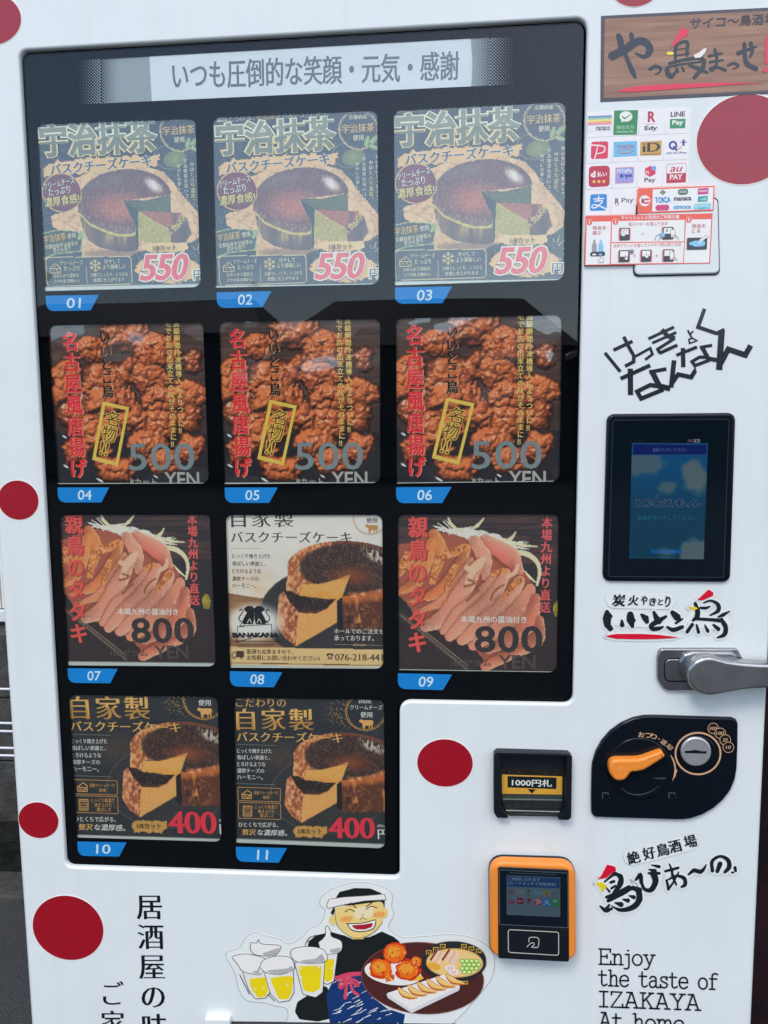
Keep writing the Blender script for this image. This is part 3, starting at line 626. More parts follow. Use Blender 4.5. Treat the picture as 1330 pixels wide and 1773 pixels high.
_geo = _t.nodes.new('ShaderNodeNewGeometry'); _nz = _t.nodes.new('ShaderNodeTexNoise'); _nz.inputs['Scale'].default_value = 2.2; _nz.inputs['Detail'].default_value = 0
_bp = _t.nodes.new('ShaderNodeBump'); _bp.inputs['Distance'].default_value = 0.004
_t.links.new(_geo.outputs['Position'], _nz.inputs['Vector']); _t.links.new(_nz.outputs['Fac'], _bp.inputs['Height']); _t.links.new(_bp.outputs[0], _gl.inputs['Normal'])
_mp = _t.nodes.new('ShaderNodeMapRange'); _mp.inputs['To Min'].default_value = 1.42; _mp.inputs['To Max'].default_value = 1/1.42
_t.links.new(_geo.outputs['Backfacing'], _mp.inputs['Value']); _t.links.new(_mp.outputs[0], _fr.inputs[0]); _t.links.new(_fr.outputs[0], _mx.inputs[0]); _t.links.new(_tr.outputs[0], _mx.inputs[1]); _t.links.new(_gl.outputs[0], _mx.inputs[2]); _t.links.new(_mx.outputs[0], _o.inputs[0])

XL = float(P(33, 1477)[0]); XR = float(P(1315.5, 1487)[0]); ZT, ZB = 1.832, 0.06
VM = thing('vending_machine', 'white food vending machine with a black display window, red dots and cash panel', 'vending machine', ((XL+XR)/2, 0.0, 0.0))

# display window outline on the door (corner points of the picture, front plane)
_wp = [(32, 87), (1017.5, 30), (992.5, 1219), (692, 1213.5), (692, 1520), (113, 1501)]
_wc = np.stack(P(*np.array(_wp, float).T), 1)
WIN = rounded(_wc, [0.011, 0.014, 0.012, 0.015, 0.009, 0.011], 7)

def door():
    s = Sheet(0.0)
    mi = s.mi(WHITE); b = 0.006
    outer = np.array([(XL, ZT), (XR, ZT), (XR, ZB), (XL, ZB)]); n = 4
    o3 = rounded(outer, 0.006, 3); n = len(o3); v = []; f = []
    rings = [(o3, 0.05)]
    for k in range(5):
        a = math.pi/2*k/4; rings.append((inset(o3, b*(1-math.cos(a))), b*(1-math.sin(a))))
    for R_, y in rings: v += [(a, y, c) for a, c in R_]
    for j in range(len(rings)-1):
        for k in range(n): f.append((j*n+k, j*n+(k+1) % n, (j+1)*n+(k+1) % n, (j+1)*n+k))
    s.add(v, f, mi, True)
    fo = rings[-1][0]
    lip = []; lb = 0.0032
    for k in range(5):
        a = math.pi/2*k/4; lip.append((inset(WIN, -lb*math.cos(a)*1.0 + 0.0) if False else inset(WIN, -lb*(1-math.sin(a))), lb*(1-math.cos(a))))
    lip.append((WIN, 0.0078)); m = len(WIN); v = []; f = []
    for R_, y in lip: v += [(a, y, c) for a, c in R_]
    for j in range(len(lip)-1):
        for k in range(m): f.append((j*m+k, j*m+(k+1) % m, (j+1)*m+(k+1) % m, (j+1)*m+k))
    s.add(v, f, mi, True)
    fi = lip[0][0]
    s.loop([tuple(q) for q in fo], WHITE, 0.0, [[tuple(q) for q in fi]])
    return s.build('door_panel', VM)
DOOR = door()
bm = bmesh.new(); box_bm(bm, (XL+0.004, 0.05, ZB), (XR-0.004, 0.86, ZT-0.004), 0.004); from_bm('cabinet', bm, WHITE, VM)
for x in (XL+0.08, XR-0.08):
    for y in (0.12, 0.78): bm = bmesh.new(); rod_bm(bm, (x, y, 0.0), (x, y, ZB), 0.025, 12); from_bm('foot', bm, BLACK_RUBBER, VM)

# the openings of the black panel, one per menu card: top left, top right, bottom right, bottom left
OPEN = [((62, 213.5), (338, 204), (347.5, 497), (77.5, 504)), ((367, 202), (653, 189.5), (656.5, 492), (373.5, 498)), ((682, 190), (980.5, 174), (977, 484.5), (684, 494)),
        ((83, 563), (351.5, 558), (361.5, 837), (100, 838)), ((379.5, 557), (658, 552), (658.5, 836), (389, 838)), ((686, 551), (973, 545), (969, 833.5), (687, 837)),
        ((103, 892), (365, 891), (373.5, 1154), (118, 1152)), ((391, 892), (662, 891.5), (663.5, 1158), (399, 1156)), ((689, 891.5), (967.5, 890.5), (964.5, 1164), (691, 1160)),
        ((120, 1203), (376.5, 1207), (383.5, 1457.5), (134, 1450)), ((405.5, 1208), (664.5, 1212), (667, 1469), (409, 1459))]
YM = 0.0085
s = Sheet(YM)
big = inset(WIN, -0.012)
holes = []
for q in OPEN:
    c = np.stack(P(*np.array(q, float).T, YM), 1); holes.append([tuple(a) for a in rounded(c, [0.0085, 0.009, 0.010, 0.0008], 6)])
band = [(176, 102), (849, 64.5), (849, 148), (176, 179)]
holes.append([tuple(a) for a in np.stack(P(*np.array(band, float).T, YM), 1)])
s.loop([tuple(q) for q in big], BLACK_MASK, YM, holes)
# halftone edges of the light band: white dots fading out, black dots fading in
BAND_LIGHT, _b = principled('translucent_white_print', 0.6, 0.3, 0, (0.36, 0.39, 0.41))
def halftone(x_in, x_out, top, bot):
    n, m = 28, 15
    for i in range(n):
        for j in range(m):
            t = (i+.5)/n; v = (j+.25+.5*(i % 2))/m
            x = x_in+(x_out-x_in)*t; y = (top[0]+(top[1]-top[0])*t)*(1-v)+(bot[0]+(bot[1]-bot[0])*t)*v
            if t < 0.45: r = 1.47*(t+.08)/0.53; s.ell(x, y, r, r, BLACK_MASK, n=8, y=YM-2e-5)
            else: r = 1.47*(1-(t-0.45)/0.62)+.05; s.ell(x, y, r, r, BAND_LIGHT, n=8, y=YM-2e-5)
halftone(209, 136, (100, 104), (177, 181)); halftone(813, 890, (67, 64), (150, 146))
PANEL = s.build('display_panel', VM)
s = Sheet(0.0092); s.poly([(166, 96), (900, 56), (900, 160), (166, 188)], BAND_LIGHT); s.build('light_band', PANEL)
s = Sheet(0.03); s.loop([tuple(q) for q in big], BLACK_MASK, 0.03); s.build('leak_block_board', VM)  # unseen dark board added behind the panel to block light leaks
# pane
pp = inset(WIN, 0.0032); v = [(a, 0.0036, c) for a, c in pp]+[(a, 0.0074, c) for a, c in pp]; n = len(pp)
s = Sheet(0.0); t3 = tessellate_polygon([[Vector((a, c, 0)) for a, c in pp]])
s.add(v, [(k, (k+1) % n, (k+1) % n+n, k+n) for k in range(n)]+[tuple(t) for t in t3]+[tuple(i+n for i in t)[::-1] for t in t3], s.mi(GLASS))
pane = s.build('window_glass', VM)
_bm = bmesh.new(); _bm.from_mesh(pane.data); bmesh.ops.recalc_face_normals(_bm, faces=_bm.faces); _bm.to_mesh(pane.data); _bm.free()

# blue number tags under the openings
TAGS = [((79, 512), (171, 510.5)), ((375, 506), (470, 504)), ((684, 497.5), (783, 496)), ((99.5, 844), (189, 844)), ((389, 844), (481, 844)), ((686, 843.5), (782, 843)),
        ((117, 1157), (204, 1158)), ((398, 1162), (489, 1164)), ((689, 1165.5), (783, 1168)), ((134, 1457), (219.5, 1458.5)), ((408.5, 1466), (497, 1468.5))]
for i, (a, b) in enumerate(TAGS):
    a, b = np.array(a, float), np.array(b, float); u = b-a; L = np.hypot(*u); h = 0.29*L; dn = np.array((0.02+0.06*(500-a[0])/500*1, 1.0))*h
    s = Sheet(0.0082, 'matte')
    s.poly([a, b, a+u*0.83+dn, a+dn], (10, 130, 214), r=[0.5, 0.5, 0.02*L, 0.14*L])
    e = {9: .02, 10: -.045}.get(i, 0); t0 = a+u*(0.375-e*.6)+dn*0.83; t1 = a+u*(0.66+e*.6)+dn*0.83
    s.text('%02d' % (i+1), t0[0], t0[1], t1[0], h*0.66, (206, 228, 244), y1=t1[1], b=(0.010, 0.010), sl=0.10)
    o = s.build('number_tag', PANEL)

# ------------------------------------------------------------------ access cover behind the instruction sticker
s = Sheet(0.0)
s.slab([(1102, 349), (1244, 341), (1247, 476), (1096, 479)], 0.001, -0.0012, BLACK_RUBBER, 0.0004, r=9)  # black rim draws the seam and the shadow along the cover's lower edge
s.slab([(1104.5, 350), (1243.5, 342.5), (1246.5, 473.5), (1098.5, 476.5)], 0.002, -0.0030, WHITE, 0.0022, r=9)
s.build('access_cover', VM)

# ------------------------------------------------------------------ touch screen
s = Sheet(0.0); s.z(1020, 690, 280)
s.slab([(150, 127), (1212, 116), (1166, 1513), (113, 1505)], 0.004, -0.0045, BLACK_PLASTIC, 0.0035, r=62, seg=4)
SCR = s.build('touch_screen', VM)
s = Sheet(-0.0047, 'gloss', (1020, 690, 280))
s.poly([(200, 180), (1150, 172), (1106, 1470), (162, 1462)], (6, 18, 28), r=16); s.outline([(195, 176), (1154, 168), (1110, 1474), (158, 1466)], 5, (44, 58, 66), r=18)
s.build('screen_glass', SCR)
p = Paint([(1094.4, 767), (1226, 767.4), (1218.6, 968.4), (1089.3, 967)], 1.0)
u = (p.Y-767)/201.0; xx = p.X; nn = fbm(xx/34, p.Y/26, 5, 3)
p.C[:] = np.array((0, 62, 104)); p.fill(ss(.75, .15, u), (10, 84, 136)); p.fill(ss(.0, 1, u)*.5, (0, 74, 92))
def cloud(cx, cy, rx, ry, a): p.fill(ss(1.15, .55, np.hypot((p.X-cx)/rx, (p.Y-cy)/ry)+(nn-.5)*1.5), (92, 112, 122), a)
cloud(1112, 800, 34, 22, .8); cloud(1204, 828, 24, 34, 1.0); cloud(1156, 842, 18, 12, .8); cloud(1200, 952, 32, 24, 1.0); cloud(1156, 958, 18, 16, .9)
LCD = p.build('display', print_mat('lcd_picture', 'lcd'), -0.0049, SCR)
s = Sheet(-0.0050, 'lcd', (1020, 690, 280))
s.poly([(362, 376), (968, 382), (966, 460), (362, 462)], (4, 28, 106)); s.outline([(356, 370), (976, 370), (974, 466), (356, 466)], 5, (40, 84, 130))
s.text('画面をタッチしてください', 526, 436, 802, 28, (96, 116, 160))
s = s.cut('screen_heading', SCR)
if True:
    s.text('ど冷えもん', 372, 898, 934, 78, (84, 112, 136), b=(.075, .075), sl=.12, gap=.9); s.text('ど冷えもん', 378, 893, 928, 70, (6, 44, 92), b=(.028, .028), sl=.12, gap=.9)
    s.text('び', 542, 812, 580, 26, (84, 112, 136), b=(.09, .09)); s.text('び', 546, 808, 576, 20, (6, 44, 92), b=(.03, .03))
s = s.cut('screen_logo', SCR)
s.text('画面をタッチしてください', 398, 1000, 884, 40, (34, 104, 124), b=(.012, .012))
s = s.cut('screen_prompt', SCR)
s.poly([(510, 1242), (764, 1244), (762, 1276), (508, 1274)], (0, 92, 160)); s.text('SANDEN', 570, 1272, 702, 24, (96, 132, 160)); s.poly([(508, 1290), (764, 1292), (764, 1297), (508, 1295)], (20, 50, 70))
s = s.cut('maker_mark', SCR)
s.poly([(810, 334), (858, 334), (856, 360), (808, 360)], (66, 50, 78)); s.poly([(864, 334), (914, 334), (912, 362), (862, 362)], (120, 128, 136)); s.ell(888, 348, 9, 9, (60, 20, 30))
s.stroke([(812, 336), (854, 358)], 3, (110, 84, 100), smooth=False); s.stroke([(854, 336), (812, 358)], 3, (110, 84, 100), smooth=False); s.stroke([(833, 335), (832, 359)], 4, (110, 60, 70), smooth=False)
s = s.cut('language_flags', SCR)
for a, b in ((365, 400), (415, 452), (585, 655)): s.poly([(a, 345), (b, 345), (b, 358), (a, 358)], (16, 30, 38))
s.build('status_icons', SCR)

# ------------------------------------------------------------------ door handle
s = Sheet(0.0); s.z(1120, 1110, 210)
s.slab([(140, 85), (1000, 85), (1062, 200), (1062, 420), (1000, 545), (205, 545), (118, 420), (118, 190)], 0.002, -0.0060, PLATE_STEEL, 0.0022, r=[60, 50, 90, 90, 60, 90, 90, 90], seg=4)
HANDLE = s.build('door_handle', VM)
s = Sheet(0.0); s.z(1120, 1110, 210)
s.outline([(195, 190), (980, 190), (980, 445), (195, 445)], 14, (26, 28, 32), r=80); s.y = -0.0064
s = Sheet(-0.0062, 'metal', (1120, 1110, 210)); s.outline([(188, 186), (1000, 186), (1000, 448), (188, 448)], 12, (40, 42, 46), r=70)
s.slab([(200, 200), (1000, 200), (1000, 440), (200, 440)], -0.0055, -0.0072, PLATE_STEEL, 0.0012, r=60)
s.slab([(350, 240), (400, 150), (520, 112), (1000, 120), (1000, 480), (520, 480), (400, 420)], -0.0055, -0.0120, PLATE_STEEL, 0.004, r=70)
s.build('handle_boss', HANDLE)
s = Sheet(0.0); s.z(1120, 1110, 210)
lev = [(452, 380), (468, 300), (520, 235), (600, 192), (680, 176), (760, 186), (900, 222), (1080, 244), (1300, 256), (1620, 262), (1650, 300), (1650, 500), (1620, 530), (1300, 522), (1080, 540), (900, 570), (780, 592), (690, 600), (590, 580), (510, 528), (466, 460)]
cx_, _w = catmull(lev+[lev[0]], [1]*(len(lev)+1), 4)
s.slab(cx_[:-1], -0.010, -0.0300, LEVER_METAL, 0.0045, seg=5)
s.build('handle_lever', HANDLE)

# ------------------------------------------------------------------ coin panel
s = Sheet(0.0); s.z(1015, 1230, 280)
arc1 = [(47, 520), (52, 440), (80, 345), (130, 255), (200, 175), (290, 110), (390, 66), (480, 48), (560, 46)]
arc2 = [(1243, 480), (1228, 570), (1190, 660), (1130, 740), (1050, 810), (960, 862), (870, 893), (800, 903), (740, 903)]
out_ = [(82, 882), (60, 870), (44, 842), (43, 700)]+arc1+[(900, 56), (1205, 64), (1240, 80), (1252, 112), (1250, 300)]+arc2+[(400, 893)]
s.slab(out_, 0.002, -0.0055, BLACK_PLASTIC, 0.0028, seg=4)
COIN = s.build('coin_panel', VM)
s = Sheet(-0.0056, 'plastic', (1015, 1230, 280))
t = 'おつり・返却'
for ch, x, y, a in (('お', 455, 200, 8), ('つ', 508, 206, 14), ('り', 556, 215, 22), ('・', 600, 236, 28), ('返', 638, 262, 36), ('却', 684, 300, 44)):
    c_, s_ = math.cos(math.radians(a)), math.sin(math.radians(a)); hw, hh = (26, 42) if ch != '・' else (6, 12)
    x0, y0 = x-c_*hw-s_*hh/2*-1*-1, y-s_*hw+c_*hh/2
    s.text(ch, x-c_*hw-s_*hh/2, y-s_*hw+c_*hh/2, x+c_*hw-s_*hh/2, hh, TAN, y1=y+s_*hw+c_*hh/2, b=(.012, .012))
s = s.cut('return_lettering', COIN)
s.ell(920, 355, 192, 178, TAN, ring=14)
for x, y, tx in ((1045, 148, '500'), (1102, 188, '100'), (1144, 243, '50'), (1170, 304, '10')):
    s.ell(x, y, 46, 44, (4, 12, 22)); s.ell(x, y, 47, 45, TAN, ring=5); wd = 11*len(tx)
    s.text(tx, x-wd, y+14, x+wd, 28, TAN, b=(.012, .012), sl=.12)
s = s.cut('coin_values', COIN)
s.poly([(690, 360), (716, 392), (734, 440), (741, 490), (752, 488), (734, 540), (708, 584), (722, 530), (727, 478), (718, 430), (704, 392)], TAN)
s = s.cut('turn_arrow', COIN)
for x in (135, 682):
    if x > 135: s = s.cut('latch_mark', COIN)
    s.stroke([(x, 720), (x, 680), (x+45, 678), (x+46, 690)], 9, (66, 74, 80), smooth=False); s.stroke([(x+48, 716), (x+66, 718)], 5, (40, 46, 52), smooth=False)
s.build('latch_mark', COIN)
s = Sheet(-0.0054); s.z(1015, 1230, 280)
s.slab([(440+265*math.cos(a), 480+255*math.sin(a)) for a in np.linspace(0, 2*math.pi, 48, endpoint=False)], -0.004, -0.0080, BLACK_PLASTIC, 0.0022)
s.stroke([(290, 640), (350, 680), (430, 694), (520, 672), (600, 622)], [4, 10, 12, 10, 3], ink((54, 62, 70), 'plastic'))
s.poly([(540, 552), (655, 552), (655, 566), (590, 566)], ink((50, 60, 68), 'plastic'))
s.build('return_dial', COIN)
s = Sheet(0.0); s.z(1015, 1230, 280)
lv = [(196, 520), (192, 470), (205, 430), (245, 408), (330, 406), (440, 402), (530, 374), (620, 344), (640, 360), (646, 388), (560, 446), (470, 498), (380, 512), (352, 540), (325, 572), (280, 584), (232, 572)]
cx_, _w = catmull(lv+[lv[0]], [1]*(len(lv)+1), 4)
s.slab(cx_[:-1], -0.007, -0.0200, ORANGE, 0.0040, seg=4)
for k in range(6): s.stroke([(510+k*20, 392-k*7), (526+k*20, 404-k*8)], 7, ink((206, 120, 40), 'plastic'), smooth=False)
for x, y in ((275, 465), (292, 465), (275, 478), (292, 478), (275, 492), (310, 478), (322, 492), (352, 465), (370, 465), (404, 465), (420, 465), (404, 492), (420, 492)): s.ell(x, y, 5, 5, ink((255, 190, 110), 'plastic'), n=8)
s.build('return_lever', COIN)
s = Sheet(0.0); s.z(1015, 1230, 280)
s.slab([(918+160*math.cos(a), 358+148*math.sin(a)) for a in np.linspace(0, 2*math.pi, 48, endpoint=False)], -0.004, -0.0075, BLACK_PLASTIC, 0.0022)
s.slab([(906+126*math.cos(a), 342+120*math.sin(a)) for a in np.linspace(0, 2*math.pi, 48, endpoint=False)], -0.006, -0.0100, STEEL, 0.0020)
sl_ = ink((6, 8, 10), 'matte'); s.poly([(812, 332), (850, 332), (900, 324), (952, 336), (992, 336), (990, 356), (812, 352)], sl_)
s.build('coin_slot', COIN)

# ------------------------------------------------------------------ banknote slot
s = Sheet(0.0); s.z(840, 1290, 170)
s.poly([(150, 110), (1150, 125), (1130, 960), (170, 940)], ink((20, 24, 30), 'plastic'), y=-0.0006); s.y = -0.0008
s.poly([(205, 240), (1100, 262), (1096, 345), (205, 320)], ink((20, 26, 34), 'plastic'))
s.poly([(205, 312), (1090, 340), (1088, 400), (205, 378)], ink((92, 88, 80), 'metal'))
s.poly([(228, 400), (1045, 425), (1043, 672), (230, 658)], ink((226, 168, 62), 'gloss'))
s.poly([(303, 420), (970, 440), (966, 597), (305, 575)], ink((22, 26, 32), 'gloss'))
s.tilt = .028
s.text('1000円札', 362, 554, 906, 98, ink((230, 234, 234), 'gloss'), b=(.022, .022))
s.poly([(573, 595), (692, 600), (632, 658)], ink((26, 26, 30), 'gloss'))
s.poly([(232, 660), (1043, 676), (1041, 745), (240, 735)], ink((58, 66, 64), 'gloss')); s.poly([(236, 722), (1041, 738), (1041, 752), (240, 742)], ink((120, 130, 126), 'gloss'))
for k in range(6):
    x = 250+132*k; s.poly([(x, 752), (x+122, 756), (x+124, 850), (x+10, 846)], ink((38, 42, 44), 'plastic'))
for x, y in ((335, 364), (462, 370), (823, 382), (952, 386)): s.ell(x, y, 8, 8, ink((200, 200, 196), 'metal'), n=10)
BILL = s.build('banknote_slot', VM)
s = Sheet(0.0); s.z(840, 1290, 170)
fr = [(120, 920), (118, 500), (122, 130), (165, 92), (640, 105), (1135, 120), (1182, 160), (1176, 600), (1168, 985), (1130, 1022), (1000, 1016), (985, 985), (1050, 930), (1090, 850), (1096, 400), (1104, 160), (640, 148), (206, 134), (210, 400), (214, 820), (250, 900), (308, 950), (314, 985), (290, 995), (165, 990)]
s.slab(fr, 0.002, -0.0120, BLACK_SATIN, 0.0013, seg=3)
s.build('slot_frame', BILL)
s = Sheet(0.0); s.z(840, 1290, 170)
s.slab([(275, 878), (1030, 898), (1015, 930), (960, 975), (320, 960), (270, 905)], -0.001, -0.0065, ink((110, 116, 116), 'metal'), 0.0018, r=10)
s.slab([(300, 928), (1000, 944), (985, 975), (330, 962)], -0.001, -0.0075, ink((40, 44, 46), 'plastic'), 0.001)
s.build('slot_lip', BILL)
s = Sheet(0.0); s.z(840, 1290, 170)
q = s.pl([(206, 384), (1090, 408), (1086, 756), (214, 742)], -0.006); s.add([(a, -0.006, c) for a, c in q]+[(a, -0.0075, c) for a, c in q], [(0, 1, 2, 3), (7, 6, 5, 4), (0, 4, 5, 1), (1, 5, 6, 2), (2, 6, 7, 3), (3, 7, 4, 0)], s.mi(GLASS))
s.build('clear_cover', BILL)

# ------------------------------------------------------------------ card reader
s = Sheet(0.0); s.z(835, 1475, 180)
s.slab([(82, 70), (1193, 105), (1200, 1385), (90, 1320)], 0.002, -0.0085, BLACK_SATIN, 0.002, r=[170, 190, 130, 130])
READER = s.build('card_reader', VM)
s = Sheet(0.0); s.z(835, 1475, 180)
s.slab([(97, 124), (1198, 160), (1208, 1408), (103, 1342)], -0.0075, -0.0210, ORANGE, 0.0050, r=[170, 180, 130, 130], seg=5)
s.build('orange_frame', READER)
s = Sheet(0.0); s.z(835, 1475, 180)
s.slab([(203, 195), (1108, 235), (1114, 1412), (205, 1366)], -0.018, -0.0225, BLACK_SATIN, 0.0012, r=26)
s.build('reader_face', READER)
s = Sheet(-0.0228, 'gloss', (835, 1475, 180)); s.tilt = .036
s.poly([(222, 230), (1094, 272), (1098, 968), (224, 926)], (8, 20, 32), r=16); s.outline([(217, 226), (1099, 268), (1102, 974), (219, 931)], 6, (92, 104, 112), r=18)
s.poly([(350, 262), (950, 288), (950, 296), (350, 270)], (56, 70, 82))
s.build('reader_glass', READER)
s = Sheet(-0.0231, 'lcd', (835, 1475, 180)); s.tilt = .036
s.poly([(313, 298), (998, 326), (1000, 836), (312, 804)], (74, 92, 108)); s.poly([(324, 308), (992, 335), (992, 466), (324, 444)], (18, 56, 104))
s.text('ご利用になれます', 336, 366, 742, 44, (122, 142, 166)); s.text('(カードタッチで残高照会)', 340, 422, 944, 46, (122, 142, 166))
s.text('IC', 338, 532, 384, 44, (60, 20, 50)); s.stroke([(412, 496), (378, 500), (372, 514), (380, 530), (412, 532)], 12, (110, 30, 70))
s.poly([(432, 488), (540, 492), (540, 546), (432, 542)], (88, 100, 108)); s.text('R', 584, 522, 614, 44, (50, 30, 50), b=(.02, .02)); s.text('Edy', 570, 566, 626, 28, (50, 56, 70), b=(.02, .02))
s.poly([(664, 496), (762, 500), (762, 552), (664, 548)], (60, 108, 132)); s.poly([(778, 500), (866, 504), (866, 556), (778, 552)], (118, 112, 50)); s.text('iD', 800, 546, 846, 36, (40, 40, 40), b=(.03, .03))
s.ell(918, 530, 17, 17, (40, 50, 86), ring=6); s.text('+', 942, 532, 962, 18, (40, 50, 86))
s.poly([(334, 628), (414, 632), (414, 664), (334, 660)], (104, 44, 66)); s.text('au', 350, 622, 396, 22, (110, 60, 80))
s.poly([(444, 586), (530, 590), (530, 672), (444, 668)], (104, 22, 56), r=16); s.text('d払い', 454, 640, 520, 24, (170, 150, 160))
s.ell(598, 618, 24, 24, (100, 20, 50)); s.text('Pay', 572, 674, 622, 28, (50, 56, 66))
s.poly([(672, 600), (754, 604), (754, 682), (672, 678)], (130, 26, 66), r=14); s.stroke([(680, 612), (736, 622), (744, 646), (700, 656)], 9, (160, 150, 160)); s.stroke([(712, 622), (700, 676)], 9, (160, 150, 160))
s.poly([(772, 594), (872, 598), (872, 698), (772, 694)], (20, 92, 146), r=14); s.stroke([(822, 612), (822, 650), (786, 680)], 8, (130, 156, 176)); s.stroke([(826, 652), (868, 676)], 8, (130, 156, 176)); s.stroke([(790, 634), (854, 638)], 7, (130, 156, 176))
s.poly([(880, 600), (986, 604), (986, 708), (880, 704)], (30, 104, 70)); s.ell(934, 630, 28, 18, (120, 150, 140), ring=10)
s.build('reader_display', READER)
s = Sheet(-0.0229, 'matte', (835, 1475, 180))
s.outline([(328, 988), (984, 1022), (984, 1330), (330, 1290)], 11, (176, 180, 176), r=34)
s.stroke([(600, 1152), (598, 1110), (628, 1092), (690, 1094), (722, 1112), (724, 1170), (712, 1216), (676, 1224), (632, 1218), (660, 1196), (664, 1172), (640, 1162), (604, 1184), (574, 1214)], 11, (176, 180, 176))
for k in range(9): s.ell(566+22*k, 1030+((k*7) % 3)*9, 5, 5, (24, 30, 36), n=8)
s.stroke([(990, 988), (1078, 994), (1078, 1090)], 4, (40, 50, 56), smooth=False); s.stroke([(1000, 1000), (1000, 1050), (1060, 1060)], 4, (40, 50, 56))
s.build('contactless_mark', READER)

# ------------------------------------------------------------------ delivery hatch at the bottom of the view
s = Sheet(0.0)
s.slab([(353, 1764), (398, 1764.5), (398, 2300), (355, 2290)], 0.001, -0.010, WHITE, 0.003, r=5)
s.slab([(398, 1772), (792, 1776), (790, 2320), (398, 2300)], 0.001, -0.004, BLACK_SATIN, 0.002, r=4)
s.build('delivery_hatch', VM)

# ================================================================== MENU CARDS behind the window
YC = 0.0112
def margin(q, m=12):
    q = [np.array(a, float) for a in q]; c = sum(q)/4
    return [a+np.sign(a-c)*np.array((m, m*1.2)) for a in q]
def card_root(i, label):
    x, z = P(*np.mean(np.array(OPEN[i], float), 0), YC)
    return thing('menu_card', label, 'menu card', (float(x), YC, float(z)), 'menu cards in the display window')
def sheet(view, k=1): return Sheet(YC-0.00015*k, 'film', view)

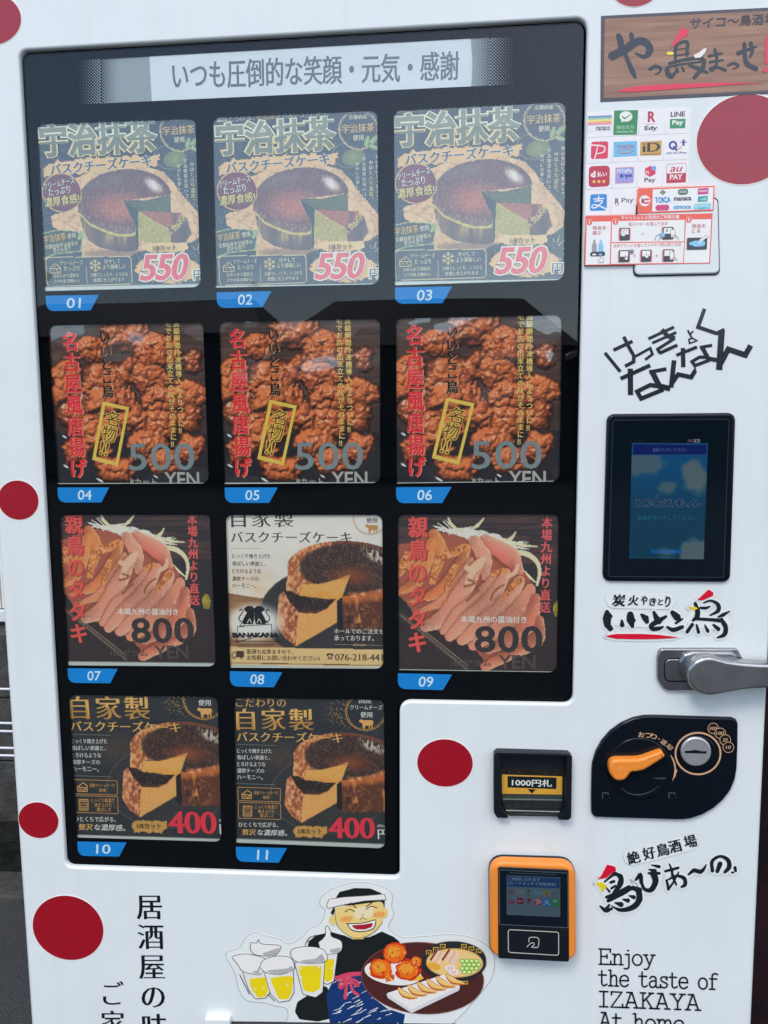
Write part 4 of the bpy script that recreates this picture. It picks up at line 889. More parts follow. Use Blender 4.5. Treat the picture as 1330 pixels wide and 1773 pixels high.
def matcha_card(root):
    p = Paint(margin(OPEN[2], 13)); paint_matcha(p); p.build('printed_picture', FILM_PRINT, YC, root)
    V = (675, 165, 315); O = 675.5; cream = (240, 232, 206); gold = (226, 190, 106)
    s = sheet(V, 1); s.tilt = -.06
    s.text('濃厚とろける、', 48, 130, 335, 44, cream, b=SERIF); s.text('宇治抹茶', 350, 112, 545, 44, gold, b=SERIF); s.text('の深いコクと香り。', 552, 100, 905, 42, cream, b=SERIF)
    for b, c, g in ((.115, (24, 28, 24), None), (.092, (206, 196, 150), (206, 178, 110)), (.078, (228, 230, 208), (230, 208, 146)), (.042, (116, 118, 94), (96, 102, 82))):
        e = b*205; s.text('宇治抹茶', 52-e, 378+e, 948+e, 238+2*e, c, y1=330+e, b=(b, b*.8), grad=g, gap=1.02)
    e = 5; s.text('バスクチーズケーキ', 112-e, 512+e, 905+e, 84+2*e, (246, 240, 224), y1=440+e, b=(.055, .05)); s.text('バスクチーズケーキ', 112, 512, 905, 84, (34, 36, 44), y1=440, b=(.030, .012))
    s.build('headline', root)
    s = sheet(V, 2); s.tilt = -.08
    s.text('京都府産', 1058, 108, 1198, 34, cream, y1=100, b=SERIF); s.text('宇治抹茶', 1004, 212, 1252, 66, gold, y1=196, b=SERIF); s.text('使用', 1086, 268, 1168, 44, cream, y1=262, b=SERIF)
    s = s.cut('seal_text', root)
    for t, x0, y0, x1, h, y1, c in (('クリームチーズ', 56, 622, 300, 52, 572, (248, 240, 230)), ('たっぷり', 90, 672, 262, 58, 646, (248, 240, 230)), ('濃厚食感!', 58, 758, 330, 74, 722, (250, 224, 120))):
        s.text(t, x0-3, y0+3, x1+3, h+6, (50, 16, 18), y1=y1+3, b=(.06, .06)); s.text(t, x0, y0, x1, h, c, y1=y1, b=(.018, .006))
    s = s.cut('badge_text', root)
    s.vtext('外は香ばしく焦がして、', 1268, 370, 1268, 775, 32, cream, b=SERIF); s.vtext('中は', 1218, 412, 1216, 485, 34, cream, b=SERIF); s.vtext('とろり濃厚。', 1216, 485, 1214, 730, 34, (236, 214, 130), b=SERIF)
    s.vtext('宇治抹茶の深いコクを', 1166, 385, 1160, 762, 32, cream, b=SERIF); s.vtext('存分にお楽しみください。', 1114, 425, 1112, 830, 32, cream, b=SERIF)
    s = s.cut('side_text', root)
    s.text('宇治抹茶', 40, O+352, 212, 58, gold, y1=O+326, b=(.012, .0)); s.text('使用', 222, O+320, 288, 42, cream, y1=O+310, b=SERIF)
    s.text('京都府産宇治抹茶の', 44, O+398, 302, 34, cream, y1=O+366, b=SERIF); s.text('豊かな香り', 106, O+424, 244, 34, cream, y1=O+404, b=SERIF)
    s = s.cut('leaf_tag_text', root); s.tilt = -.03
    s.text('クリームチーズ', 150, O+516, 330, 34, cream, b=SERIF); s.text('たっぷり', 182, O+560, 302, 36, cream, b=SERIF); s.text('なめらかで濃厚な', 96, O+612, 298, 28, cream, b=SERIF); s.text('コクのある味わい', 96, O+652, 300, 28, cream, b=SERIF)
    s.text('冷やして', 496, O+506, 624, 36, cream, b=SERIF); s.text('より美味しい', 484, O+548, 664, 38, cream, b=SERIF); s.text('冷蔵でしっとり、とろける', 386, O+606, 674, 30, cream, b=SERIF); s.text('食感に仕上がります', 404, O+644, 648, 30, cream, b=SERIF)
    # cheese wedge and snow crystal pictograms
    ck = (226, 206, 150)
    s.stroke([(74, O+572), (74, O+535), (118, O+503), (156, O+540), (154, O+575), (74, O+575)], 5, ck, smooth=False); s.stroke([(74, O+540), (156, O+542)], 5, ck, smooth=False)
    for a, b in ((96, 556), (124, 552), (136, 564), (112, 525)): s.ell(a, O+b, 6, 6, ck, ring=3, n=12)
    for k in range(6):
        a = math.pi/3*k+math.pi/6; c_ = np.array((427, O+518)); d = np.array((math.cos(a), math.sin(a))); e = np.array((-d[1], d[0]))
        s.stroke([c_, c_+d*44], 5, ck, smooth=False)
        for r in (20, 32): s.stroke([c_+d*(r+12)+e*12, c_+d*r, c_+d*(r+12)-e*12], 4, ck, smooth=False)
    s = s.cut('panel_text', root)
    s.text('1/8カット', 882, O+408, 1064, 44, (52, 42, 34), b=SERIF)
    s.build('portion_text', root)
    s = sheet(V, 3)
    for b, c in ((.085, (60, 26, 24)), (.070, (250, 244, 234)), (.020, (196, 62, 66))):
        e = b*220; s.text('550', 766-e, O+632+e, 1168+e, 192+2*e, c, y1=O+622+e, b=(b+.012, b), sl=.24, gap=.94)
    s.text('税込', 1208, O+532, 1260, 26, cream); e = 8
    s.text('円', 1184-e, O+624+e, 1264+e, 74+2*e, (250, 244, 234), b=(.10, .10)); s.text('円', 1186, O+624, 1262, 72, (44, 48, 54), b=(.015, .0))
    s.build('price', root)

def karaage_card(root):
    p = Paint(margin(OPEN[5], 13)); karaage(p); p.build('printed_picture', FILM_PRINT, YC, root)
    V = (675, 535, 315)
    s = sheet(V, 1)
    s.vtext('名古屋風唐揚げ', 186, 112, 200, 1238, 136, (236, 150, 130), b=(.035, .02)); s.vtext('名古屋風唐揚げ', 180, 108, 194, 1234, 132, (214, 42, 52), b=(.030, .018))
    s = s.cut('headline', root)
    s.vtext('いいとこ鳥', 460, 108, 462, 625, 92, (210, 150, 110), b=(.045, .02)); s.vtext('いいとこ鳥', 456, 105, 458, 622, 92, (24, 22, 24), b=(.045, .018))
    s.build('shop_name', root)
    s = sheet(V, 2); y_ = (250, 214, 96)
    q = [(420, 660), (606, 700), (500, 1124), (322, 1078)]; o_ = [(412, 646), (619, 690), (508, 1138), (308, 1090)]; i_ = [(432, 676), (592, 712), (492, 1108), (338, 1066)]
    yy = s.up(); A, B = s.pl(o_, yy), s.pl(i_, yy); s.flat(np.vstack([A, B]), [(k, (k+1) % 4, (k+1) % 4+4, k+4) for k in range(4)], y_, yy)
    for i, (ch, x, yv, h) in enumerate((('名', 482, 778, 116), ('物', 452, 890, 122), ('!!', 408, 1004, 100))):
        ca, sa = math.cos(math.radians(13)), math.sin(math.radians(13)); wd = 108 if i < 2 else 62
        for b, c in ((.060, y_), (.004, (84, 40, 26))):
            e = b*105; w2, h2 = wd+2*e, h+2*e
            bl = (x-ca*w2/2-sa*h2/2, yv-sa*w2/2+ca*h2/2); br = (x+ca*w2/2-sa*h2/2, yv+sa*w2/2+ca*h2/2)
            s.text(ch, bl[0], bl[1], br[0], h2, c, y1=br[1], b=(b, b))
    s.build('boxed_mark', root)
    s = sheet(V, 3)
    s.vtext('高級瞬間冷凍機導入によりついに‼', 1022, 30, 1022, 896, 50, (246, 210, 120), b=(.028, .020)); s.vtext('宅でお店の出来立ての味がそのままに‼', 956, 30, 956, 998, 50, (246, 210, 120), b=(.028, .020))
    s.build('caption', root)
    s = sheet(V, 4); gr = (108, 118, 122)
    s.text('500', 596, 1172, 1112, 208, gr, y1=1170, b=(.010, .006), gap=1.04); s.text('YEN', 868, 1296, 1140, 112, (150, 148, 146), b=(.018, .015)); s.text('8カット', 600, 1290, 806, 58, (146, 144, 140), b=(.016, .016))
    s.build('price', root)

def tataki_card(root):
    p = Paint(margin(OPEN[8], 13)); tataki(p); p.build('printed_picture', FILM_PRINT, YC, root)
    V = (680, 880, 305)
    s = sheet(V, 1)
    s.vtext('親鳥のタタキ', 196, 58, 190, 1102, 152, (120, 40, 36), b=(.045, .025)); s.vtext('親鳥のタタキ', 190, 55, 184, 1098, 150, (232, 88, 80), b=(.035, .020))
    s = s.cut('headline', root)
    s.vtext('本場九州より直送', 1166, 64, 1150, 792, 84, (206, 84, 84), b=(.030, .018))
    s.build('origin_note', root)
    s = sheet(V, 2); s.text('本場九州の醤油付き', 512, 864, 1012, 52, (244, 238, 232), y1=868, b=(.022, .014)); s = s.cut('sauce_note', root); s.text('100グラム', 440, 1194, 746, 50, (76, 66, 62), b=(.018, .018)); s.build('weight_note', root)
    s = sheet(V, 3); s.text('800', 618, 1090, 1132, 202, (44, 42, 42), b=(.022, .016), gap=1.06); s.text('YEN', 800, 1212, 1078, 104, (70, 62, 60), b=(.016, .014)); s.build('price', root)

def cow(s, x, y, k, col):
    q = [(0, 12), (6, 4), (12, 6), (16, 0), (22, 4), (30, 8), (96, 8), (106, 14), (110, 40), (107, 42), (103, 22), (100, 44), (102, 72), (94, 72), (92, 52), (84, 46), (80, 56), (82, 74), (74, 74), (72, 50), (50, 50), (44, 54), (44, 74), (37, 74), (36, 54), (34, 72), (28, 72), (26, 46), (22, 30), (8, 26), (0, 20)]
    s.poly([(x+a*k, y+b*k) for a, b in q], col)
def dark_card(root):
    p = Paint(margin(OPEN[10], 13)); paint_dark(p); p.build('printed_picture', FILM_PRINT, YC, root)
    V = (395, 1195, 300); g1, g2, wh = (214, 166, 92), (168, 122, 60), (226, 226, 222)
    s = sheet(V, 1); s.tilt = .01
    s.text('こだわりの', 60, 126, 444, 66, g1, b=(.008, -.012)); s.text('自家製', 66, 306, 662, 166, g1, y1=310, b=(.026, -.010), gap=1.2, grad=g2); s.text('バスクチーズケーキ', 66, 392, 878, 74, g1, y1=402, b=(.018, -.004))
    s.build('headline', root)
    s = sheet(V, 2); s.tilt = .01
    for t, x1, y in (('じっくり焼き上げた', 336, 482), ('香ばしい表面と、', 324, 532), ('とろけるような', 288, 584), ('濃厚チーズの', 278, 634), ('ハーモニー。', 268, 686)): s.text(t, 70, y, x1, 34, wh, b=(.014, -.002))
    for yv in (415, 716):
        for k in range(26): s.ell(70+11.4*k, yv+.4*k, 2.6, 2.6, (150, 150, 148), n=8)
    s = s.cut('caption', root); s.tilt = .01
    s.outline([(72, 742), (404, 752), (404, 860), (76, 850)], 5, (166, 124, 74), r=10); s.outline([(76, 858), (405, 868), (406, 996), (78, 984)], 5, (166, 124, 74), r=10)
    bz = (196, 146, 84)
    s.text('国産クリームチーズ', 200, 800, 382, 26, bz); s.text('使用', 266, 836, 316, 26, bz); s.text('じっくり高温で', 206, 910, 380, 30, bz); s.text('焼き上げた', 230, 944, 358, 28, bz); s.text('香ばしさ', 246, 976, 350, 28, bz)
    s.stroke([(108, 798), (150, 768), (180, 790), (178, 832), (110, 830), (108, 798), (178, 806)], 6, bz, smooth=False)
    for a, b in ((128, 815), (150, 822), (165, 815)): s.ell(a, b, 8, 7, bz, ring=4, n=12)
    s.outline([(114, 886), (186, 888), (184, 970), (113, 968)], 5, bz, r=6); s.outline([(124, 918), (176, 920), (175, 960), (124, 958)], 4, bz, r=6); s.poly([(114, 902), (186, 904), (186, 908), (114, 906)], bz)
    for k in range(4): s.ell(126+15*k, 895, 4, 4, bz, n=8)
    s.stroke([(134, 946), (144, 938), (154, 946), (166, 938)], 5, bz)
    s = s.cut('feature_boxes', root)
    s.text('ひとくちで広がる、', 82, 1050, 386, 38, wh, b=(.014, -.002)); s.text('贅沢', 106, 1112, 216, 46, g1, y1=1114, b=(.016, .0), sl=.12); s.text('な濃厚感。', 222, 1114, 458, 46, wh, y1=1120, b=(.016, .0), sl=.12)
    s = s.cut('slogan', root)
    s.text('国産', 1004, 100, 1104, 44, wh, b=SERIF); s.text('クリームチーズ', 936, 148, 1186, 36, wh, b=SERIF); s.text('使用', 1016, 210, 1108, 44, wh, b=SERIF); cow(s, 1006, 222, 1.02, (196, 146, 84))
    s = s.cut('seal_text', root)
    s.text('1/8カット', 540, 1102, 720, 40, (48, 38, 30), b=SERIF)
    s.build('portion_text', root)
    s = sheet(V, 3); s.text('400', 772, 1136, 1130, 162, (196, 44, 60), y1=1142, b=(.030, -.008), gap=.98); s.text('(税込)', 1146, 1054, 1212, 24, wh, y1=1056); s.text('円', 1150, 1142, 1232, 72, wh, b=(.02, .0)); s.build('price', root)

def white_card(root):
    p = Paint(margin(OPEN[7], 13)); paint_white(p); p.build('printed_picture', FILM_PRINT, YC, root)
    V = (380, 880, 300); bk = (52, 46, 46); wh = (236, 232, 226)
    s = sheet(V, 1); s.text('自家製', 92, 146, 572, 138, bk, b=(.018, -.012), gap=1.25); s.text('バスクチーズケーキ', 88, 262, 1016, 86, bk, y1=266, b=(.016, -.006), gap=1.04); s.poly([(90, 305), (328, 307), (328, 310), (90, 308)], (176, 140, 104)); s.build('headline', root)
    s = sheet(V, 2); s.tilt = .01
    for t, x1, y in (('じっくり焼き上げた', 394, 382), ('香ばしい表面と、', 356, 440), ('とろけるような', 320, 498), ('濃厚チーズの', 302, 556), ('ハーモニー。', 284, 612)): s.text(t, 98, y, x1, 34, (70, 62, 58), b=(.012, -.003))
    s = s.cut('caption', root)
    s.text('使用', 1128, 112, 1212, 40, bk, b=SERIF); cow(s, 1120, 122, .92, (168, 122, 70)); s.ell(1156, 70, 132, 134, (170, 128, 84), ring=4, a0=0, a1=190); s.ell(1156, 70, 122, 124, (180, 140, 100), ring=2, a0=0, a1=190); s.text('クリームチーズ', 1052, 60, 1230, 26, bk, b=SERIF)
    s = s.cut('seal_text', root)
    s.text('ホールでのご注文も', 880, 962, 1262, 40, wh, b=SERIF); s.text('承っております。', 880, 1016, 1186, 40, wh, b=SERIF)
    s.poly([(880, 1044), (1262, 1052), (1262, 1055), (880, 1047)], (150, 130, 104)); s.ell(1050, 1049, 26, 8, (170, 146, 112), ring=3); s.ell(1100, 1050, 26, 8, (170, 146, 112), ring=3)
    s = s.cut('order_note', root); br = (64, 46, 36); s.text('配達も出来ますので、', 212, 1118, 566, 38, br, b=SERIF); s.text('お気軽にお問い合わせください♪', 212, 1166, 772, 40, br, b=SERIF)
    s.text('076-218-441', 888, 1168, 1254, 50, br, y1=1170, b=(.012, -.012))
    s.stroke([(830, 1130), (832, 1120), (866, 1122), (868, 1132)], 12, br); s.poly([(836, 1138), (862, 1139), (868, 1160), (828, 1158)], br, r=6); s.ell(848, 1148, 7, 6, (212, 178, 124))
    s.poly([(132, 1094), (188, 1096), (188, 1144), (132, 1142)], br); s.stroke([(96, 1142), (98, 1120), (112, 1104), (130, 1104), (130, 1142), (96, 1142)], 5, br, smooth=False); s.ell(112, 1148, 9, 9, br); s.ell(168, 1150, 9, 9, br); s.ell(112, 1148, 4, 4, (212, 178, 124)); s.ell(168, 1150, 4, 4, (212, 178, 124))
    s.build('delivery_note', root)
    s = sheet(V, 3); k = (16, 16, 18)
    # two seated monkeys back to back on a wrapped parcel, the shop's mark
    for m in (1, -1):
        f = lambda pts: [(268+m*(a-268)*1.0, b) for a, b in pts]
        s.poly(f([(268, 768), (250, 752), (228, 748), (204, 756), (194, 774), (200, 792), (214, 798), (196, 826), (180, 860), (176, 888), (258, 890), (266, 850)]), k, r=8)
        s.ell(268+m*(196-268), 776, 9, 9, k); s.stroke(f([(184, 872), (162, 866), (150, 840), (170, 810), (178, 790), (166, 776), (154, 786)]), 7, k)
        s.stroke(f([(214, 880), (232, 850), (246, 880)]), 5, (220, 220, 218))
    s.stroke([(132, 1030), (140, 905), (400, 890), (404, 960), (460, 1018)], 4, k, smooth=False); s.stroke([(128, 1028), (380, 960)], 4, k, smooth=False); s.stroke([(104, 1018), (466, 1022)], 4, k, smooth=False)
    s.stroke([(164, 886), (160, 908), (190, 908), (186, 880), (164, 886)], 4, k, smooth=False); s.stroke([(340, 866), (338, 892), (372, 892), (370, 866), (340, 866)], 4, k, smooth=False)
    s.text('BANAKANA', 100, 992, 460, 38, k, b=(.075, .05)); s.text('natural food store', 148, 1054, 414, 22, (60, 56, 54), y1=1056, gap=1.2)
    s.build('shop_mark', root)

def holder_edge(root, i, h, col=(168, 174, 172)):
    q = [np.array(a, float) for a in OPEN[i]]; s = Sheet(YC-0.0010, 'film')
    s.poly([q[3]+(-6, -h[0]), q[2]+(6, -h[1]), q[2]+(6, 4), q[3]+(-6, 4)], col)
    m = min(h)*.35
    if m > 1.2: s.poly([q[3]+(-6, -h[0]-.8), q[2]+(6, -h[1]-.8), q[2]+(6, -h[1]+m*.4), q[3]+(-6, -h[0]+m*.4)], (96, 100, 100))
    s.build('sleeve_edge', root)

def pt(p): return np.array([float(a) for a in P(p[0], p[1], YC)])
def copy_card(src, ref, inst, i, label, parts):
    """the same print again, its two anchor points moved from ref to inst"""
    r0, r1, a0, a1 = pt(ref[0]), pt(ref[1]), pt(inst[0]), pt(inst[1])
    k = np.hypot(*(a1-a0))/np.hypot(*(r1-r0)); o = a0-k*(r0-np.array((src.location[0], src.location[2])))
    r = src.copy(); COL.objects.link(r); r.location = (o[0], YC, o[1]); r.scale = (k, 1, k); r['label'] = label
    for ch in parts:
        c = ch.copy(); COL.objects.link(c); c.parent = r
    return r

KINDS = [
    (matcha_card, 2, ((705, 282), (885, 421)), 'dark green matcha cheesecake menu card over the blue 03 tag',
     [(0, ((91, 299), (265, 436.5)), 'dark green matcha cheesecake menu card over the blue 01 tag', (7, 6)),
      (1, ((395, 296), (570, 433)), 'dark green matcha cheesecake menu card over the blue 02 tag, between two alike', (2.5, 1.5))], (6, 1.5)),
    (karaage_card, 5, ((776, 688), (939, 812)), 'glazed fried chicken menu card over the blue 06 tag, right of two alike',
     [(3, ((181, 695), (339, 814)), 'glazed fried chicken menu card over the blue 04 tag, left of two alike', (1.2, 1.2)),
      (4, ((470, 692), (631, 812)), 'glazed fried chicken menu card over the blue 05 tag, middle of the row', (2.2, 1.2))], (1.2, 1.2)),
    (tataki_card, 8, ((704, 896), (941, 1130)), 'seared sliced chicken menu card priced 800 over the blue 09 tag',
     [(6, ((109, 891), (340, 1112)), 'seared sliced chicken menu card priced 800 over the blue 07 tag', (7, 6))], (1.5, 1.0)),
    (white_card, 7, None, 'pale burnt cheesecake menu card with two monkeys, over the blue 08 tag', [], (3, 4)),
    (dark_card, 10, ((411, 1230), (649, 1452)), 'dark burnt cheesecake menu card priced 400 over the blue 11 tag',
     [(9, ((122, 1209), (374, 1445)), 'dark burnt cheesecake menu card priced 400 over the blue 10 tag, bottom left', (5, 5))], (7.5, 7.5))]
for fn, i, ref, label, more, edge in KINDS:
    root = card_root(i, label); fn(root); parts = [c for c in COL.objects if c.parent == root]
    for j, an, lb, eh in more:
        r = copy_card(root, ref, an, j, lb, parts)
        e = holder_edge_obj = None
        tmp = thing('sleeve_tmp', '', '', r.location); holder_edge(tmp, j, eh)
        ch = [c for c in COL.objects if c.parent == tmp][0]; ch.parent = r; ch.scale = (1/r.scale[0], 1, 1/r.scale[2]); bpy.data.objects.remove(tmp)
    holder_edge(root, i, edge)

# paper strip with the shop's motto behind the top of the window
s = Sheet(0.0090); PAPER, _b = principled('white_paper', 0.5, 0.3, 0, (0.78, 0.79, 0.80), 0.9, 0.04); wavy(PAPER, _b, 11, 0.006, 2.0, True)
loc = P(540, 120, 0.0090); MOTTO = thing('paper_sign', 'white paper strip with grey Japanese text at the top of the black window', 'paper sign', (float(loc[0]), 0.0090, float(loc[1])), None)
s.poly([(258.5, 94), (540, 79), (815, 64), (818, 110), (816, 152), (540, 163), (263, 175)], PAPER); s.build('paper', MOTTO)
s = Sheet(0.00885, 'film'); s.text('いつも圧倒的な笑顔・元気・感謝', 299, 156, 795, 50, (52, 56, 66), y1=139, b=(.020, .008), gap=.96); s.build('lettering', MOTTO)

# ================================================================== STICKERS ON THE WHITE FRONT
def sticker(name, label, cat, centre, group=None):
    x, z = P(centre[0], centre[1], 0.0); return thing(name, label, cat, (float(x), 0.0, float(z)), group)
RED = (148, 0, 30)
DOTS = [((-16, 34), 53, 45, 'red dot sticker cut by the upper left corner, above the black window'),
        ((1101, -38), 50, 50, 'red dot sticker cut by the top edge, above the wooden name board sticker'),
        ((1290, 242), 84, 78, 'biggest red dot sticker, beside the payment logo stickers'),
        ((32, 866), 35, 34, 'red dot sticker at the left edge beside the blue 04 tag'),
        ((67, 1420), 34.5, 31, 'small red dot sticker left of the card over tag 10'),
        ((118, 1606.5), 61, 55.5, 'large red dot sticker at the lower left, beside the vertical lettering'),
        ((770.5, 1321), 48, 41, 'red dot sticker on the white front beside the banknote slot')]
for (cx, cy), rx, ry, lb in DOTS:
    c = np.array(P(cx, cy)).ravel(); k = 0.5*(abs(P(cx+rx, cy)[0]-P(cx-rx, cy)[0])/2+abs(P(cx, cy-ry)[1]-P(cx, cy+ry)[1])/2)
    c1, c2 = abs(P(cx+rx, cy)[0]-P(cx-rx, cy)[0])/2, abs(P(cx, cy-ry)[1]-P(cx, cy+ry)[1])/2
    s = Sheet(0.0, 'vinyl'); n = 72; ri, wi = s.mi(RED), s.mi((226, 226, 226)); th = np.linspace(0, 2*math.pi, n, endpoint=False); v = []
    for q, y in ((1.018, 0.0002), (1.018, -0.00035), (1.0, -0.00036)): v += [(c[0]+c1*q*math.cos(a), y, c[1]+c2*q*math.sin(a)) for a in th]
    s.add(v, [(k_+j*n, (k_+1) % n+j*n, (k_+1) % n+(j+1)*n, k_+(j+1)*n) for j in (0, 1) for k_ in range(n)], wi)
    s.add(v[2*n:], [tuple(range(n))], ri)
    o = s.build('red_dot_sticker', None, (c[0], 0.0, c[1])); tag(o, lb, 'sticker', 'red dot stickers on the white front')

# wooden name board sticker
def wood():
    m, b = principled('printed_wood_grain', 0.3, 0.5, 0, None, 0.5, 0.1)
    g = node(m, 'ShaderNodeNewGeometry'); mp = node(m, 'ShaderNodeMapping'); mp.inputs['Scale'].default_value = (9, 1, 150); mp.inputs['Rotation'].default_value = (0, 0.05, 0)
    n = node(m, 'ShaderNodeTexNoise'); n.inputs['Scale'].default_value = 1; n.inputs['Detail'].default_value = 5; n.inputs['Distortion'].default_value = .4
    r = node(m, 'ShaderNodeValToRGB'); r.color_ramp.elements[0].position = .3; r.color_ramp.elements[1].position = .72
    r.color_ramp.elements[0].color = (*C(122, 86, 66), 1); r.color_ramp.elements[1].color = (*C(160, 124, 98), 1)
    link(m, g.outputs['Position'], mp.inputs[0]); link(m, mp.outputs[0], n.inputs['Vector']); link(m, n.outputs['Fac'], r.inputs[0]); link(m, r.outputs[0], b.inputs['Base Color'])
    return m
R_ = sticker('name_board_sticker', 'wood grain name board sticker with black brush lettering at the upper right', 'sticker', (1190, 95))
V = (1000, 0, 330)
s = Sheet(-0.0003, 'vinyl', V); dk = (58, 56, 64)
s.slab([(164, 110), (1420, 48), (1420, 650), (160, 710)], 0.0002, -0.0006, dk, 0.0002); s.poly([(190, 132), (1398, 72), (1398, 628), (184, 684)], wood()); s.build('board', R_)
s = Sheet(-0.0008, 'vinyl', V); k = (24, 34, 44); rd = (212, 34, 66)
for pts, w_ in (([(245, 390), (330, 345), (420, 290), (480, 300), (505, 350), (470, 395), (405, 372)], [62, 62, 56, 52, 50, 32, 14]), ([(287, 250), (300, 285), (305, 330)], [38, 46, 40]), ([(375, 240), (384, 285)], [32, 32]), ([(325, 350), (350, 420), (385, 500), (405, 540)], [26, 30, 36, 20]),
                ([(505, 482), (545, 462), (580, 475), (575, 500), (545, 518)], [24, 24, 20, 16, 10]), ([(692, 310), (682, 360), (684, 412)], [26, 24, 20]), ([(690, 312), (740, 290), (768, 302), (762, 385)], [18, 22, 26, 20]), ([(700, 345), (755, 336)], [9, 9]), ([(690, 388), (780, 372)], [12, 12]),
                ([(640, 442), (740, 418), (850, 404), (885, 425)], [20, 24, 26, 30]), ([(885, 425), (872, 475), (815, 540)], [30, 30, 26]), ([(785, 455), (850, 480), (905, 505)], [22, 30, 18]), ([(625, 490), (640, 525), (662, 530), (695, 485)], [36, 36, 30, 12]), ([(690, 475), (702, 498)], [16, 20]), ([(730, 470), (742, 492)], [14, 20]), ([(620, 470), (700, 452), (860, 430)], [12, 16, 14]),
                ([(920, 390), (1010, 372)], [20, 14]), ([(925, 432), (1015, 418)], [18, 12]), ([(960, 345), (972, 400), (966, 460), (940, 490), (926, 478), (962, 465), (1032, 488)], [22, 20, 20, 18, 14, 14, 24]),
                ([(1050, 455), (1090, 440), (1122, 455), (1108, 472), (1085, 480)], [16, 18, 18, 12, 8]), ([(1122, 370), (1180, 348), (1250, 325)], [30, 24, 12]), ([(1210, 300), (1220, 355), (1205, 400)], [26, 26, 14]), ([(1165, 305), (1170, 400), (1190, 450), (1245, 478)], [26, 30, 34, 34])): s.stroke(pts, w_, k, rough=.06)
s.poly([(725, 190), (775, 210), (777, 238), (725, 270), (690, 305), (648, 342), (665, 300)], rd); s.ell(647, 372, 26, 12, (226, 216, 40)); s.poly([(810, 385), (850, 365), (880, 340), (902, 334), (890, 368), (860, 400), (820, 405)], (232, 232, 230))
s.poly([(270, 638), (330, 618), (440, 598), (600, 588), (800, 582), (1000, 576), (1315, 578), (1100, 590), (900, 606), (700, 620), (400, 642)], rd)
s.stroke([(1330, 262), (1320, 350), (1314, 440)], [30, 24, 18], rd); s.ell(1310, 488, 18, 17, rd); s.text('サイコ〜鳥酒場', 784, 202, 1392, 78, (54, 48, 58), y1=166, b=(.020, .010), sl=.08)
s.build('lettering', R_)

# payment logo squares
SQ = [(np.array((92, 125.)), np.array((1045, 80.)), np.array((1016, 806.)), np.array((76, 842.)))]
tl, tr, br_, bl = SQ[0]
def cell(c, r, nc=4.0, nr=3.0):
    g = lambda u, v: (tl*(1-u)+tr*u)*(1-v)+(bl*(1-u)+br_*u)*v
    return [g(c/nc, r/nr), g((c+1)/nc, r/nr), g((c+1)/nc, (r+1)/nr), g(c/nc, (r+1)/nr)]
PV = (1000, 170, 250); nv = (44, 48, 66)
def pay(label, quad, draw):
    quad = [np.asarray(a, float) for a in quad]; c = sum(quad)/4; root = sticker('payment_sticker', label, 'sticker', (c[0]/5.32+1000, c[1]/5.32+170), 'small payment logo stickers')
    s = Sheet(0.0, 'vinyl', PV); q = [a+(c-a)*.012 for a in quad]; s.slab(q, 0.0002, -0.0003, (228, 230, 238), 0.0001); s.build('backing', root)
    s = Sheet(-0.00034, 'vinyl', PV); s.tilt = -.035; draw(s); s.build('logo', root)
def d1(s):
    s.outline([(96, 166), (318, 156), (312, 300), (92, 310)], 3, (190, 196, 206))
    for i, c in enumerate(((104, 142, 196), (140, 186, 176), (226, 222, 120), (236, 170, 130), (222, 140, 172))):
        y = 166+i*17; s.poly([(97, y), (317, y-10), (316, y+7), (96, y+17)], c)
    s.text('nanaco', 172, 298, 300, 36, nv, b=(.02, .02))
def d2(s):
    s.poly([(338, 114), (560, 108), (546, 336), (330, 340)], (34, 130, 76)); s.ell(447, 168, 59, 48, (236, 240, 240)); s.poly([(405, 195), (430, 210), (402, 224)], (236, 240, 240)); s.stroke([(412, 168), (436, 188), (490, 152)], [10, 12, 6], (34, 110, 66), smooth=False)
    s.text('微信支付', 360, 288, 520, 36, (170, 214, 180)); s.text('WeChat Pay', 358, 325, 520, 24, (206, 230, 212))
def d3(s): s.text('R', 646, 222, 718, 100, (170, 26, 66), b=(.04, .03)); s.poly([(630, 240), (736, 230), (690, 238), (634, 244)], (170, 26, 66)); s.text('Edy', 618, 308, 736, 52, nv, b=(.03, .03))
def d4(s): s.text('LINE', 858, 172, 990, 46, nv, b=(.035, .03)); s.poly([(852, 192), (996, 188), (992, 276), (850, 280)], (38, 138, 96)); s.text('Pay', 872, 256, 974, 52, (236, 240, 240), b=(.035, .03))
def d5(s):
    rd_ = (210, 36, 80); s.poly([(128, 402), (284, 396), (280, 556), (122, 562)], rd_, r=20); wt = (232, 232, 238)
    s.stroke([(124, 432), (200, 436), (250, 450), (246, 490), (210, 506), (176, 510)], [12, 14, 12, 12, 10, 8], wt); s.stroke([(186, 446), (158, 562)], 10, wt, smooth=False, cap=False)
def d6(s): s.poly([(334, 404), (548, 394), (546, 532), (332, 542)], (100, 184, 226)); s.text('WAON', 362, 466, 522, 36, (166, 44, 90), b=(.02, .015)); s.ell(442, 492, 72, 20, (196, 50, 80), ring=7, rot=-3); s.outline([(334, 404), (548, 394), (546, 532), (332, 542)], 3, (80, 160, 210))
def d7(s): s.poly([(580, 402), (776, 390), (772, 526), (576, 530)], (192, 152, 62)); s.text('iD', 598, 496, 762, 84, (40, 36, 40), b=(.03, -.005)); s.poly([(590, 512), (760, 506), (760, 520), (590, 526)], (170, 120, 60))
